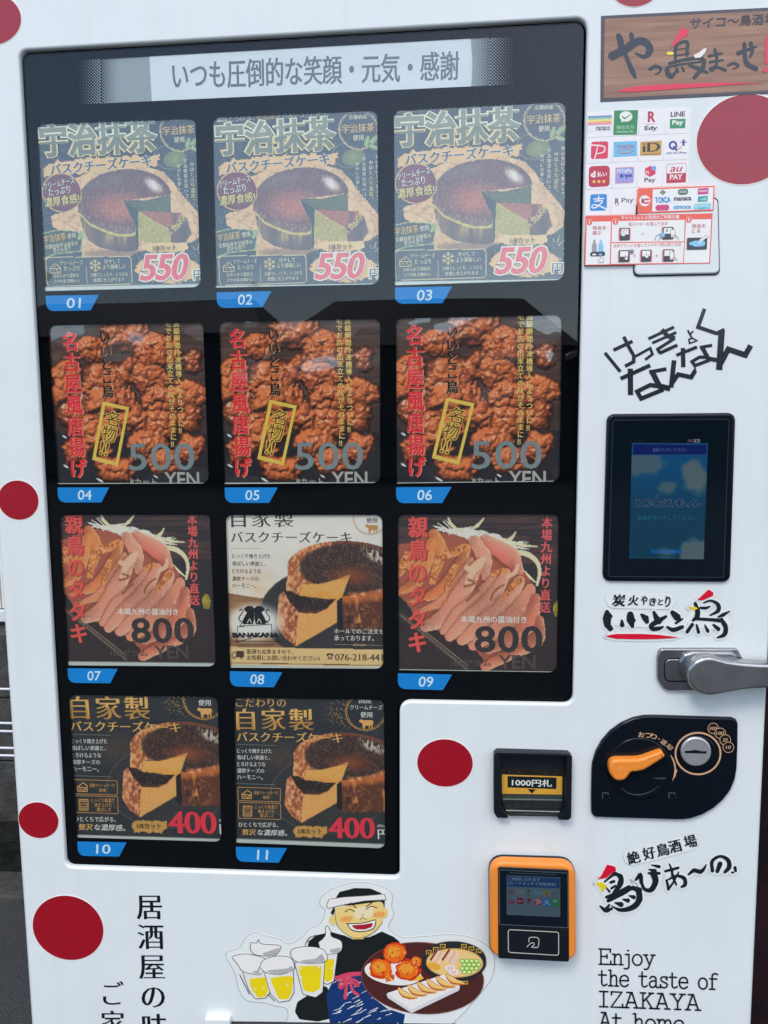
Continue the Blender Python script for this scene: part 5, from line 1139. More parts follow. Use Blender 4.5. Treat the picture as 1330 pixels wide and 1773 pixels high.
def d8(s):
    bl_ = (44, 54, 140); s.ell(880, 434, 40, 42, bl_, ring=19); s.stroke([(888, 448), (912, 480)], 18, bl_, smooth=False); s.text('+', 946, 440, 1006, 58, bl_, b=(.05, .05))
    for i in range(4): s.stroke([(912+14*i, 484-6*i), (926+12*i, 456-4*i)], 4, (190, 40, 70), smooth=False)
    s.text('QUICPay', 812, 520, 1012, 22, bl_, sl=.2, b=(.02, .01))
def d9(s):
    s.poly([(106, 628), (298, 620), (296, 812), (102, 822)], (180, 24, 54), r=34); wt = (236, 236, 238); s.text('d', 122, 730, 166, 58, wt, b=(.06, .05)); s.text('払い', 180, 724, 272, 46, wt, b=(.03, .02))
    for x in (152, 197, 242): s.ell(x, 769-(x-150)*.03, 14, 14, (236, 196, 80))
def d10(s): s.poly([(352, 644), (518, 636), (514, 776), (350, 784)], (150, 150, 214), r=8); s.outline([(350, 640), (521, 632), (517, 780), (347, 788)], 5, (210, 110, 140), r=10); s.text('PiTaPa', 366, 688, 500, 34, (214, 222, 240), b=(.03, .02)); s.ell(407, 717, 18, 18, (66, 72, 160)); s.poly([(424, 706), (505, 700), (504, 726), (460, 724), (452, 754), (444, 724)], (66, 72, 160))
def d11(s): s.poly([(622, 648), (672, 622), (720, 650), (718, 698), (670, 726), (620, 700)], (206, 34, 76), r=8); s.ell(704, 644, 22, 22, (96, 164, 218)); s.stroke([(632, 700), (630, 676), (640, 672), (640, 698), (642, 676), (654, 674), (654, 700)], 5, (236, 230, 234), smooth=False); s.text('Pay', 616, 786, 718, 52, nv, b=(.022, .02))
def d12(s): s.outline([(822, 606), (1004, 598), (998, 776), (818, 784)], 4, (190, 60, 90), r=6); s.text('au', 848, 680, 970, 46, (190, 30, 60), b=(.02, .01), sl=.35); s.poly([(821, 694), (1001, 688), (998, 774), (819, 782)], (180, 30, 56)); s.text('PAY', 850, 752, 966, 50, (240, 236, 238), b=(.035, .03))
def d13(s):
    s.poly([(118, 886), (272, 882), (270, 1034), (114, 1040)], (34, 128, 206), r=18); wt = (232, 238, 244); s.stroke([(196, 905), (194, 950)], 12, wt, smooth=False); s.stroke([(150, 928), (240, 924)], 11, wt, smooth=False); s.stroke([(156, 950), (228, 946), (200, 985), (150, 1012), (132, 996), (160, 980), (220, 1000), (270, 1024)], [9, 10, 12, 11, 9, 10, 12, 14], wt)
def d14(s): s.text('R', 346, 976, 384, 54, (110, 20, 56), b=(.04, .03)); s.poly([(340, 990), (396, 984), (360, 992)], (110, 20, 56)); s.text('Pay', 406, 976, 518, 56, (76, 40, 70), y1=970, b=(.008, .008))
g2 = lambda u, v: (np.array((76, 842.))*(1-u)+np.array((550, 824.))*u)*(1-v)+(np.array((68, 1082.))*(1-u)+np.array((545, 1064.))*u)*v
for i, (d_, lb) in enumerate(((d1, 'small white sticker with a rainbow striped card logo'), (d2, 'green square payment sticker with a white speech bubble and tick'), (d3, 'small white sticker with a crimson R over dark lettering'), (d4, 'small white sticker with black capitals over a green Pay box'),
                              (d5, 'small white sticker with a white P on a red square'), (d6, 'small white sticker with a light blue card and a red oval ring'), (d7, 'small white sticker with a golden card reading iD'), (d8, 'small white sticker with a navy Q and plus sign'),
                              (d9, 'small white sticker with a dark red rounded square and three yellow dots'), (d10, 'small white sticker with a lilac card framed in pink'), (d11, 'small white sticker with a red hexagon and blue dot over Pay'), (d12, 'small white sticker with au above a red PAY box'))):
    pay(lb, cell(i % 4, i//4), d_)
pay('small white sticker with a white character on a blue rounded square', [g2(0, 0), g2(.5, 0), g2(.5, 1), g2(0, 1)], d13)
pay('small white sticker reading R Pay in thin dark letters', [g2(.5, 0), g2(1, 0), g2(1, 1), g2(.5, 1)], d14)

# transport card strip
R_ = sticker('transport_card_sticker', 'orange edged strip sticker with nine small transport card logos', 'sticker', (1170, 346))
orr = (228, 92, 62)
s = Sheet(0.0, 'vinyl', PV); s.slab([(558, 830), (1264, 806), (1254, 1036), (552, 1062)], 0.0002, -0.0036, orr, 0.0001); s.poly([(694, 840), (1252, 820), (1244, 1024), (688, 1044)], (232, 236, 242)); s.build('backing', R_)
s = Sheet(-0.0037, 'vinyl', PV); s.tilt = -.035
s.ell(620, 945, 50, 51, (236, 238, 240)); s.text('i', 588, 968, 602, 46, nv, b=(.06, .04)); s.stroke([(654, 932), (616, 934), (610, 950), (618, 966), (656, 962)], 16, (206, 36, 76))
s.poly([(786, 840), (816, 866), (786, 892), (756, 868)], (92, 140, 80)); s.ell(786, 866, 12, 11, (140, 130, 110)); s.poly([(926, 838), (1020, 832), (1018, 888), (924, 892)], (70, 104, 84), r=26); s.text('ICOCA', 940, 872, 1004, 20, (220, 226, 220), b=(.02, .02)); s.poly([(1110, 832), (1208, 826), (1204, 882), (1106, 888)], (188, 42, 132)); s.text('PASMO', 1118, 866, 1198, 20, (236, 220, 232), b=(.03, .02))
s.text('TOICA', 716, 966, 856, 54, (30, 134, 206), b=(.05, .04), sl=-.1); s.text('manaca', 888, 946, 1048, 32, nv, b=(.035, .03)); s.poly([(1112, 906), (1202, 898), (1196, 950), (1106, 956)], (40, 150, 160)); s.poly([(1120, 936), (1190, 908), (1186, 944)], (120, 200, 206))
for x in (748, 782, 816): s.ell(x, 1008-(x-782)*.03, 30, 28, (206, 50, 120))
s.text('SUGOCA', 728, 1018, 836, 20, (150, 20, 80)); s.text('nimoca', 886, 1022, 1046, 38, (30, 150, 210), b=(.03, .025)); s.poly([(1074, 974), (1232, 966), (1230, 1020), (1070, 1026)], (126, 200, 222)); s.text('はやかけん', 1084, 1004, 1222, 26, (220, 240, 246)); s.poly([(1114, 1012), (1186, 1008), (1186, 1013), (1114, 1017)], (40, 90, 140))
s.build('logos', R_)

# instruction sticker
R_ = sticker('instruction_sticker', 'white and orange sticker showing three payment steps with hands and machines', 'sticker', (1123, 418))
s = Sheet(0.0, 'vinyl', PV); s.slab([(76, 1084), (1246, 1060), (1222, 1522), (64, 1540)], 0.0002, -0.0034, (232, 90, 70), 0.0001); wt = (234, 238, 244)
s.slab  # thickness carried by the cover below
for q in ([(86, 1140), (308, 1134), (298, 1530), (74, 1534)], [(318, 1133), (988, 1120), (982, 1318), (314, 1326)], [(313, 1336), (982, 1328), (972, 1516), (308, 1526)], [(1000, 1118), (1232, 1114), (1212, 1514), (980, 1518)]): s.poly(q, wt)
s.build('backing', R_)
s = Sheet(-0.0036, 'vinyl', PV); s.tilt = -.022; od = (222, 84, 64); rs = (206, 120, 120); bk = (40, 42, 52); lb_ = (126, 190, 232)
s.text('キャッシュレス決済のご利用手順', 402, 1120, 938, 38, wt, y1=1112, b=(.022, .015))
for x, y, t in ((110, 1143, '1'), (350, 1138, '2'), (1026, 1120, '3')): s.ell(x, y, 29, 29, (244, 238, 238)); s.ell(x, y, 26, 26, (232, 90, 70)); s.text(t, x-(4 if t == '1' else 8), y+14, x+(4 if t == '1' else 8), 28, wt, b=(.05, .04))
s.text('商品を', 140, 1212, 264, 36, rs, b=(.01, .01)); s.text('選ぶ', 138, 1258, 218, 36, rs, b=(.01, .01)); s.text('電子マネーを選んで決済', 470, 1178, 830, 34, rs); s.text('決済ブランドを選んでスマホで読み取り決済', 330, 1376, 954, 34, rs); s.text('商品を', 1054, 1194, 1180, 36, rs, b=(.01, .01)); s.text('とる', 1054, 1238, 1132, 36, rs, b=(.01, .01))
for x, c in ((156, (150, 150, 156)), (216, lb_)): s.poly([(x-10, 1302), (x+10, 1302), (x+11, 1330), (x+22, 1352), (x+22, 1412), (x-22, 1414), (x-22, 1352), (x-11, 1330)], c, r=4)
s.poly([(128, 1416), (246, 1412), (258, 1440), (240, 1454), (128, 1456), (112, 1440)], bk, r=8); s.ell(154, 1440, 20, 8, wt); s.ell(212, 1440, 18, 9, lb_)
def hand(x, y, k=1.0, fl=1): s.poly([(x, y), (x+fl*8*k, y), (x+fl*8*k, y+26*k), (x+fl*34*k, y+34*k), (x+fl*30*k, y+74*k), (x-fl*10*k, y+74*k), (x-fl*22*k, y+40*k), (x, y+44*k)], (240, 240, 242), r=4*k); s.outline([(x, y), (x+fl*8*k, y), (x+fl*8*k, y+26*k), (x+fl*34*k, y+34*k), (x+fl*30*k, y+74*k), (x-fl*10*k, y+74*k), (x-fl*22*k, y+40*k), (x, y+44*k)], 3*k, (90, 96, 110), r=4*k)
hand(208, 1440, 1.0)
def reader(x, y, wd=110, h=118): s.poly([(x, y), (x+wd, y-2), (x+wd-2, y+h-4), (x-2, y+h)], (214, 120, 110), r=14); s.poly([(x+10, y+1), (x+wd-8, y-1), (x+wd-10, y+h-5), (x+8, y+h-1)], bk, r=8); s.poly([(x+20, y+10), (x+wd-18, y+8), (x+wd-20, y+h*.52), (x+18, y+h*.54)], wt)
reader(380, 1194); hand(416, 1220, .7); reader(776, 1186, 112, 118); s.poly([(752, 1248), (800, 1240), (806, 1274), (758, 1282)], lb_); s.poly([(855, 1210), (900, 1206), (904, 1280), (860, 1284)], (240, 240, 242)); s.outline([(855, 1210), (900, 1206), (904, 1280), (860, 1284)], 3, bk)
s.stroke([(710, 1310), (735, 1262), (770, 1258), (760, 1290), (744, 1308)], 4, bk); s.stroke([(870, 1270), (900, 1262), (925, 1290), (932, 1306)], 4, bk); s.poly([(594, 1238), (612, 1246), (594, 1256)], rs)
reader(374, 1400, 112, 112); hand(444, 1444, .6); s.ell(500, 1414, 24, 24, bk, ring=3); s.poly([(488, 1402), (512, 1402), (512, 1426), (488, 1426)], (90, 92, 100)); reader(578, 1396, 110, 112); hand(632, 1420, .7); reader(782, 1392, 112, 114); s.poly([(846, 1414), (888, 1410), (892, 1486), (850, 1490)], (240, 240, 242)); s.outline([(846, 1414), (888, 1410), (892, 1486), (850, 1490)], 3, bk); s.stroke([(870, 1476), (896, 1468), (918, 1496)], 4, bk)
for x in (520, 724): s.poly([(x, 1440), (x+18, 1448), (x, 1460)], rs)
for x, y in ((400, 1210), (424, 1210), (448, 1209)): s.poly([(x, y), (x+12, y), (x+12, y+10), (x, y+10)], (220, 120, 120))
s.poly([(814, 1206), (836, 1205), (835, 1228), (813, 1229)], (130, 190, 140))
s.poly([(1010, 1286), (1196, 1282), (1192, 1390), (1006, 1394)], bk, r=10); s.poly([(1028, 1330), (1050, 1324), (1080, 1312), (1160, 1310), (1176, 1325), (1174, 1352), (1156, 1364), (1082, 1368), (1050, 1352), (1030, 1350)], lb_, r=6); s.stroke([(1115, 1338), (1140, 1305), (1196, 1262)], [14, 26, 34], (240, 240, 242)); s.stroke([(1112, 1338), (1134, 1312), (1112, 1310), (1150, 1288), (1194, 1258)], 3, (90, 96, 110))
s.build('printed_steps', R_)

# ------------------------------------------------------------------ brush lettering stickers
def brushwork(s, strokes, col, grow, rough=.07):
    for pts, w_ in strokes: s.stroke(pts, w_, col, grow=grow, rough=rough)
def diecut(root, V, strokes, polys, lines, extra):
    s = Sheet(-0.0002, 'vinyl', V)
    for g, c in ((44, (180, 188, 194)), (41, (218, 229, 234))):
        brushwork(s, strokes, c, g, 0)
        for q, _c in polys: s.stroke(q+[q[0]], g, c, smooth=False); s.poly(q, c)
        for ln, wd in lines: s.stroke(ln, wd+(g-41), c)
    s.build('backing', root)
    s = Sheet(-0.0012, 'vinyl', V); brushwork(s, strokes, (18, 28, 34), 0)
    for q, c in polys: s.poly(q, c)
    extra(s); s.build('lettering', root)
R_ = sticker('brush_logo_sticker', 'die cut brush lettering sticker with a red underline, below the touch screen', 'sticker', (1153, 1065))
ST = [([(62, 275), (62, 330), (66, 395), (92, 445)], [44, 86, 64, 34]), ([(80, 290), (104, 318)], [30, 26]), ([(88, 400), (110, 436)], [22, 26]), ([(205, 358), (207, 398)], [24, 46]), ([(285, 300), (290, 350), (305, 412)], [66, 84, 34]), ([(318, 370), (330, 352)], [24, 18]),
      ([(395, 302), (430, 335), (445, 368)], [30, 66, 40]), ([(512, 278), (535, 330), (560, 365)], [28, 54, 60]), ([(628, 318), (560, 358), (490, 402), (502, 436), (560, 432), (600, 416)], [26, 50, 46, 44, 38, 18]), ([(690, 280), (735, 325), (762, 352)], [44, 74, 34]), ([(722, 382), (788, 340)], [24, 16]), ([(640, 420), (700, 446), (785, 418)], [22, 44, 36]),
      ([(908, 192), (930, 260), (925, 318), (888, 355)], [32, 46, 50, 26]), ([(958, 235), (1010, 236), (1050, 222)], [24, 28, 14]), ([(990, 186), (1060, 166), (1125, 202), (1128, 262), (1050, 308)], [15, 22, 40, 40, 14]), ([(900, 340), (1020, 346), (1150, 356)], [30, 30, 36]), ([(1130, 322), (1180, 300), (1238, 268)], [18, 36, 12]), ([(1160, 350), (1200, 420), (1188, 490), (1120, 522)], [40, 46, 44, 16]),
      ([(880, 396), (830, 466)], [32, 34]), ([(922, 400), (940, 468)], [20, 34]), ([(1000, 400), (1030, 460)], [14, 34]), ([(1085, 400), (1130, 438)], [24, 42])]
PO = [([(925, 162), (960, 130), (1035, 58), (1080, 85), (1083, 116), (985, 162)], (206, 6, 48)), ([(840, 240), (900, 220), (935, 240), (900, 258)], (222, 200, 50)), ([(48, 512), (90, 494), (160, 485), (400, 485), (560, 494), (755, 518), (690, 526), (560, 534), (400, 537), (150, 532)], (206, 6, 48))]
def ex(s):
    xs = [100, 255, 378, 460, 545, 610, 682]
    for i, ch in enumerate('炭火やきとり'): s.text(ch, xs[i]+2, (222, 214, 208, 214, 208, 228)[i], xs[i+1]-6, (116, 100, 92, 76, 60, 106)[i], (18, 28, 34), b=(.040, .022), sl=.1)
diecut(R_, (1040, 1010, 240), ST, PO, [([(130, 160), (640, 170)], 160), ([(150, 130), (300, 150)], 130), ([(100, 330), (760, 370)], 150), ([(900, 340), (1180, 380)], 160)], ex)

R_ = sticker('brush_logo_sticker', 'tilted die cut brush lettering sticker below the coin panel', 'sticker', (1156, 1518))
ST = [([(85, 445), (150, 390), (182, 372)], [14, 26, 36]), ([(182, 372), (230, 402), (222, 470), (160, 555)], [30, 46, 50, 26]), ([(140, 450), (170, 440)], [24, 26]), ([(148, 502), (182, 480)], [22, 20]), ([(105, 580), (200, 545), (305, 485)], [28, 42, 26]), ([(118, 612), (250, 542), (330, 500), (392, 520)], [34, 42, 40, 52]), ([(388, 520), (394, 600), (340, 668), (230, 694), (145, 655)], [52, 56, 50, 34, 8]), ([(48, 660), (98, 698), (150, 682)], [18, 40, 24]), ([(100, 690), (128, 648)], [36, 18]),
      ([(180, 630), (232, 645)], [14, 46]), ([(250, 600), (292, 610)], [14, 40]), ([(305, 568), (345, 580)], [14, 40]), ([(362, 428), (402, 385), (412, 450)], [20, 38, 34]), ([(412, 445), (440, 508), (500, 514), (538, 440), (520, 372)], [26, 30, 44, 52, 60]), ([(478, 368), (572, 368)], [22, 26]), ([(482, 335), (532, 346)], [14, 34]), ([(505, 295), (570, 310)], [12, 30]),
      ([(625, 350), (740, 320)], [24, 24]), ([(662, 288), (682, 340), (692, 400), (722, 470)], [14, 24, 26, 18]), ([(742, 360), (694, 450), (652, 512)], [14, 18, 22]), ([(634, 430), (646, 470), (650, 510)], [20, 26, 22]), ([(640, 430), (720, 392), (790, 412), (800, 466), (768, 490)], [14, 24, 36, 36, 20]), ([(832, 378), (880, 342), (930, 355), (962, 335), (988, 290)], [20, 36, 38, 30, 10]),
      ([(1085, 352), (1110, 285)], [34, 44]), ([(1042, 345), (1040, 262), (1110, 218), (1178, 250), (1190, 312), (1152, 358)], [32, 30, 24, 36, 42, 28]), ([(1242, 318), (1248, 348)], [28, 24]), ([(1215, 362), (1226, 362)], [18, 18])]
PO = [([(28, 424), (60, 385), (108, 292), (150, 300), (182, 312), (190, 346), (140, 376), (100, 410)], (206, 6, 48)), ([(5, 460), (60, 445), (100, 478), (112, 492), (92, 500), (70, 536), (52, 520), (54, 496), (28, 480)], (218, 206, 20))]
def ex(s):
    cs = ((345, 228), (482, 190), (602, 160), (712, 128), (848, 86))
    for ch, (cx, cy) in zip('絶好鳥酒場', cs):
        a = math.radians(-13); c_, s_ = math.cos(a), math.sin(a); hw, h = 58, 112
        s.text(ch, cx-c_*hw-s_*h/2*-1*-1, cy-s_*hw+c_*h/2, cx+c_*hw-s_*h/2, h, (18, 28, 34), y1=cy+s_*hw+c_*h/2, b=(.034, .012))
    s.stroke([(312, 420), (340, 480), (390, 505)], 3, (60, 60, 60)); s.stroke([(312, 420), (370, 465), (392, 505)], 3, (60, 60, 60)); s.stroke([(100, 495), (130, 530)], [10, 22], (18, 28, 34))
diecut(R_, (1030, 1440, 260), ST, PO, [([(330, 225), (600, 160), (850, 90)], 150), ([(160, 560), (330, 560)], 180), ([(430, 440), (540, 420)], 120), ([(680, 400), (760, 430)], 120), ([(1080, 300), (1150, 300)], 110)], ex)

# angular black lettering
x, z = P(1175, 615); s = Sheet(-0.0003, 'vinyl', (1030, 520, 290)); k = (8, 18, 26)
for pts, w_ in (([(80, 416), (203, 567)], 27), ([(148, 396), (300, 325)], 28), ([(230, 288), (270, 370), (310, 440), (308, 488), (240, 524)], 29), ([(310, 452), (440, 380), (458, 428), (400, 472)], 22), ([(425, 306), (630, 212)], 25), ([(455, 340), (648, 254)], 23), ([(532, 232), (580, 285), (636, 300)], 36), ([(636, 300), (500, 388), (518, 420)], 26), ([(514, 420), (656, 355)], 27),
                ([(738, 236), (772, 300)], 15), ([(762, 265), (782, 243)], 13), ([(770, 300), (747, 310), (752, 342), (812, 320), (768, 296)], 13), ([(872, 66), (820, 212), (968, 262), (1030, 232)], 30), ([(205, 622), (440, 516)], 32), ([(282, 542), (284, 752)], 42), ([(432, 570), (568, 545)], 30), ([(455, 565), (512, 680), (600, 702)], 44), ([(512, 682), (440, 672), (336, 724), (368, 780), (545, 708)], 34),
                ([(630, 476), (606, 692)], 38), ([(606, 668), (662, 588), (766, 610), (798, 556)], 35), ([(800, 560), (788, 508)], 14), ([(648, 436), (812, 370)], 26), ([(700, 378), (703, 530)], 35), ([(834, 374), (932, 356)], 24), ([(852, 372), (902, 462), (968, 474)], 34), ([(895, 452), (832, 450), (772, 486), (795, 518), (912, 474)], 26), ([(1008, 236), (988, 552)], 50), ([(1000, 500), (1060, 388), (1196, 434), (1238, 358)], 44)):
    s.stroke(pts, w_, k, smooth=False, cap=False)
o = s.build('vinyl_lettering', None, (float(x), 0.0, float(z))); tag(o, 'black angular slanted Japanese lettering above the touch screen', 'lettering')

# upright columns of lettering at the lower left
x, z = P(240, 1660); s = Sheet(-0.0003, 'vinyl'); k = (10, 14, 20)
s.vtext('居酒屋の味', 258, 1544, 268.5, 1803, 47, k, b=(.022, -.010), dens=.93); o = s.build('vinyl_lettering', None, (float(x), 0.0, float(z))); tag(o, 'taller upright column of black Japanese lettering, right of the large lower left red dot', 'lettering')
x, z = P(195, 1750); s = Sheet(-0.0003, 'vinyl'); s.vtext('ご家', 193, 1695, 196, 1797, 43, k, b=(.022, -.010), dens=.93)
o = s.build('vinyl_lettering', None, (float(x), 0.0, float(z))); tag(o, 'shorter upright column of black Japanese lettering at the bottom left, below the large red dot', 'lettering')

# typewriter lettering
GL = {'E': (.86, [[(.16, 0), (.16, 1)], [(.04, 1), (.76, 1), (.76, .8)], [(.04, 0), (.8, 0), (.8, .22)], [(.16, .52), (.55, .52)], [(.55, .40), (.55, .64)]], []),
      'n': (.78, [[(.04, .68), (.18, .68), (.18, 0)], [(.03, 0), (.32, 0)], [(.46, 0), (.72, 0)]], [[(.18, .46), (.3, .64), (.45, .69), (.56, .6), (.59, .45), (.59, 0)]]),
      'j': (.50, [[(.1, .68), (.32, .68)], [(.24, .94), (.30, .94)]], [[(.32, .70), (.32, .3), (.32, -.1), (.22, -.25), (.02, -.25)]]), 'o': (.76, [], [[(.36+.30*math.cos(a), .34+.35*math.sin(a)) for a in np.linspace(0, 6.283, 17)]]),
      'y': (.76, [[(.0, .68), (.26, .68)], [(.48, .68), (.74, .68)], [(.12, .68), (.38, .04)]], [[(.63, .68), (.45, .2), (.32, -.14), (.22, -.26), (.06, -.26)]]), 't': (.70, [[(.04, .68), (.56, .68)]], [[(.25, .95), (.25, .5), (.25, .15), (.34, .02), (.46, .01), (.6, .1)]]),
      'h': (.78, [[(.04, 1), (.18, 1), (.18, 0)], [(.03, 0), (.32, 0)], [(.46, 0), (.72, 0)]], [[(.18, .46), (.3, .64), (.45, .69), (.56, .6), (.59, .45), (.59, 0)]]),
      'e': (.74, [[(.06, .36), (.64, .36)]], [[(.64, .36), (.60, .56), (.48, .67), (.34, .69), (.16, .62), (.06, .45), (.06, .26), (.14, .08), (.3, -.01), (.46, 0), (.62, .11)]]),
      'a': (.76, [], [[(.1, .56), (.2, .66), (.34, .69), (.49, .62), (.53, .5), (.53, .3), (.53, .08), (.6, .0), (.73, .01)], [(.53, .4), (.3, .41), (.12, .32), (.08, .18), (.15, .04), (.3, -.01), (.45, .06), (.53, .18)]]),
      's': (.66, [[(.54, .50), (.54, .69)], [(.08, -.01), (.08, .18)]], [[(.54, .52), (.46, .66), (.30, .69), (.14, .62), (.12, .48), (.24, .38), (.44, .31), (.56, .2), (.5, .05), (.32, -.01), (.14, .05), (.08, .18)]]),
      'f': (.66, [[(.08, .66), (.56, .66)], [(.06, 0), (.44, 0)]], [[(.25, 0), (.25, .4), (.25, .8), (.33, .97), (.46, 1.0), (.62, .95)]]), 'I': (.64, [[(.1, 1), (.54, 1)], [(.32, 1), (.32, 0)], [(.1, 0), (.54, 0)]], []), 'Z': (.78, [[(.1, .8), (.1, 1), (.66, 1), (.08, 0), (.7, 0), (.7, .2)]], []),
      'A': (.84, [[(.15, 1), (.44, 1)], [(.38, 1), (.10, 0)], [(.42, 1), (.70, 0)], [(0, 0), (.26, 0)], [(.54, 0), (.82, 0)], [(.19, .34), (.61, .34)]], []), 'K': (.82, [[(.04, 1), (.32, 1)], [(.18, 1), (.18, 0)], [(.04, 0), (.32, 0)], [(.64, 1), (.19, .42)], [(.36, .6), (.68, 0)], [(.5, 1), (.76, 1)], [(.54, 0), (.82, 0)]], []),
      'Y': (.82, [[(0, 1), (.28, 1)], [(.52, 1), (.8, 1)], [(.13, 1), (.40, .48)], [(.67, 1), (.40, .48)], [(.40, .48), (.40, 0)], [(.24, 0), (.56, 0)]], []), 'm': (1.06, [[(.02, .68), (.14, .68), (.14, 0)], [(.01, 0), (.28, 0)], [(.40, 0), (.64, 0)], [(.80, 0), (1.0, 0)]], [[(.14, .5), (.26, .66), (.38, .69), (.49, .6), (.51, .45), (.51, 0)], [(.51, .5), (.62, .66), (.74, .69), (.85, .6), (.88, .45), (.88, 0)]]), ' ': (.62, [], [])}
x, z = P(1140, 1710); s = Sheet(-0.0003, 'vinyl', (830, 1380, 500))
for body, x0, y0, x1, y1, h in (('Enjoy', 549, 770, 808, 776, 70), ('the taste of', 548, 868, 1097, 886, 72), ('IZAKAYA', 546, 965, 1018, 982, 70), ('At home', 551, 1062, 945, 1078, 70)):
    L = sum(GL[c][0] for c in body)-.04; cx = 0
    for c in body:
        ad, ln, cv = GL[c]; f = lambda q: [(x0+(cx+a)/L*(x1-x0), y0+(cx+a)/L*(y1-y0)-b*h) for a, b in q]
        for q in ln: s.stroke(f(q), 7.8, k, smooth=False)
        for q in cv: s.stroke(f(q), 7.8, k)
        cx += ad
o = s.build('vinyl_lettering', None, (float(x), 0.0, float(z))); tag(o, 'black typewriter style English lettering about izakaya taste at home, lower right', 'lettering')

# ------------------------------------------------------------------ cartoon cook sticker
R_ = sticker('cook_sticker', 'die cut cartoon sticker of a laughing cook carrying beer mugs and a tray of food', 'sticker', (620, 1660))
V = (370, 1500, 500)
bk_ = [(55, 420), (62, 392), (118, 372), (140, 335), (170, 308), (200, 302), (240, 318), (300, 330), (345, 355), (405, 325), (440, 286), (490, 262), (512, 205), (488, 178), (498, 138), (555, 98), (650, 72), (740, 80), (800, 102), (825, 135), (822, 182), (832, 225), (808, 280), (868, 325), (950, 322), (1100, 312), (1200, 330), (1270, 372), (1295, 430), (1280, 520), (1205, 615), (1140, 690), (1050, 760), (900, 800), (350, 800), (342, 690), (330, 655), (280, 645), (240, 632), (150, 618), (112, 560), (95, 490)]
sm, _ = catmull(bk_+[bk_[0]], [1]*(len(bk_)+1), 4); sm = sm[:-1]
s = Sheet(0.0, 'vinyl', V); s.slab(sm, 0.0002, -0.0004, (218, 228, 233), 0.0001); s.outline(sm, 3.5, (168, 172, 178)); s.build('backing', R_)
s = Sheet(-0.0005, 'vinyl', V); ln = (30, 32, 36); bl2 = (20, 26, 28); skin = (240, 214, 140)
s.poly([(440, 345), (470, 318), (540, 302), (600, 318), (640, 335), (720, 325), (775, 300), (830, 325), (862, 352), (760, 420), (700, 470), (680, 500), (560, 505), (520, 470), (430, 375)], bl2, r=8)
s.poly([(385, 625), (440, 590), (520, 545), (545, 620), (545, 700), (480, 715), (395, 705), (374, 670)], bl2, r=16)
nv2 = (16, 52, 112); s.poly([(560, 505), (680, 485), (696, 555), (740, 610), (800, 655), (882, 682), (860, 800), (545, 800), (518, 590)], nv2, r=6)
rr = random.Random(3)
for kx in range(62):
    a, b = rr.uniform(545, 840), rr.uniform(525, 770)
    if b < 560+(a-700)*.6 and a > 690: continue
    s.stroke([(a, b), (a+rr.uniform(14, 40), b-rr.uniform(6, 20))], [2, rr.uniform(3, 6), 2][:2], (206, 214, 222))
pk = (206, 70, 100); s.stroke([(566, 516), (620, 500), (678, 494)], [20, 22, 18], pk); s.stroke([(610, 512), (580, 540), (588, 560), (612, 522)], 12, pk); s.stroke([(625, 515), (660, 530), (664, 550), (625, 525)], 12, pk); s.stroke([(615, 520), (606, 605)], [10, 16], pk); s.stroke([(625, 520), (640, 570), (664, 592)], [10, 14, 14], pk)
# head
s.poly([(552, 190), (560, 150), (580, 118), (650, 100), (720, 102), (770, 122), (788, 160), (786, 205), (770, 180), (560, 180), (552, 228), (538, 215)], bl2, r=6)
s.ell(548, 248, 17, 24, skin); s.ell(790, 215, 12, 24, skin); s.poly([(556, 190), (780, 160), (788, 215), (775, 262), (735, 305), (690, 328), (640, 330), (600, 306), (568, 270)], skin, r=20); s.poly([(620, 310), (700, 310), (690, 335), (640, 336)], skin)
s.poly([(640, 195), (740, 175), (730, 235), (690, 240), (650, 240)], (246, 234, 196), r=20)
s.poly([(530, 150), (600, 140), (700, 134), (788, 126), (796, 156), (700, 160), (600, 178), (526, 196), (518, 182)], (230, 232, 234), r=5); s.outline([(530, 150), (600, 140), (700, 134), (788, 126), (796, 156), (700, 160), (600, 178), (526, 196), (518, 182)], 3, (90, 92, 96), r=5)
s.stroke([(606, 210), (625, 198), (650, 208)], 4, ln); s.stroke([(702, 198), (726, 184), (752, 192)], 4, ln); s.stroke([(630, 168), (656, 190)], 5, ln); s.stroke([(704, 186), (730, 166)], 5, ln); s.stroke([(676, 246), (686, 236), (702, 246)], 4, (130, 110, 80)); s.stroke([(684, 226), (690, 222)], 3, (130, 110, 80))
for cx, cy in ((610, 243), (762, 222)):
    s.ell(cx, cy, 30, 15, (240, 190, 110), rot=-8)
    for t_ in range(4): s.stroke([(cx-20+t_*12, cy+8), (cx-14+t_*12, cy-9)], 4, (228, 130, 60))
s.poly([(616, 266), (680, 262), (742, 248), (748, 258), (735, 284), (700, 298), (655, 298), (628, 286)], (236, 236, 236), r=6); s.poly([(632, 272), (690, 268), (735, 260), (728, 280), (695, 291), (655, 290)], (160, 24, 50), r=4); s.stroke([(612, 264), (680, 262), (745, 246)], 4, ln); s.stroke([(616, 266), (632, 290), (660, 300), (705, 298), (738, 284), (748, 252)], 4, ln)
s.stroke([(556, 190), (568, 268), (602, 306), (645, 330), (695, 326), (740, 302), (778, 258)], 2.5, (120, 100, 60))
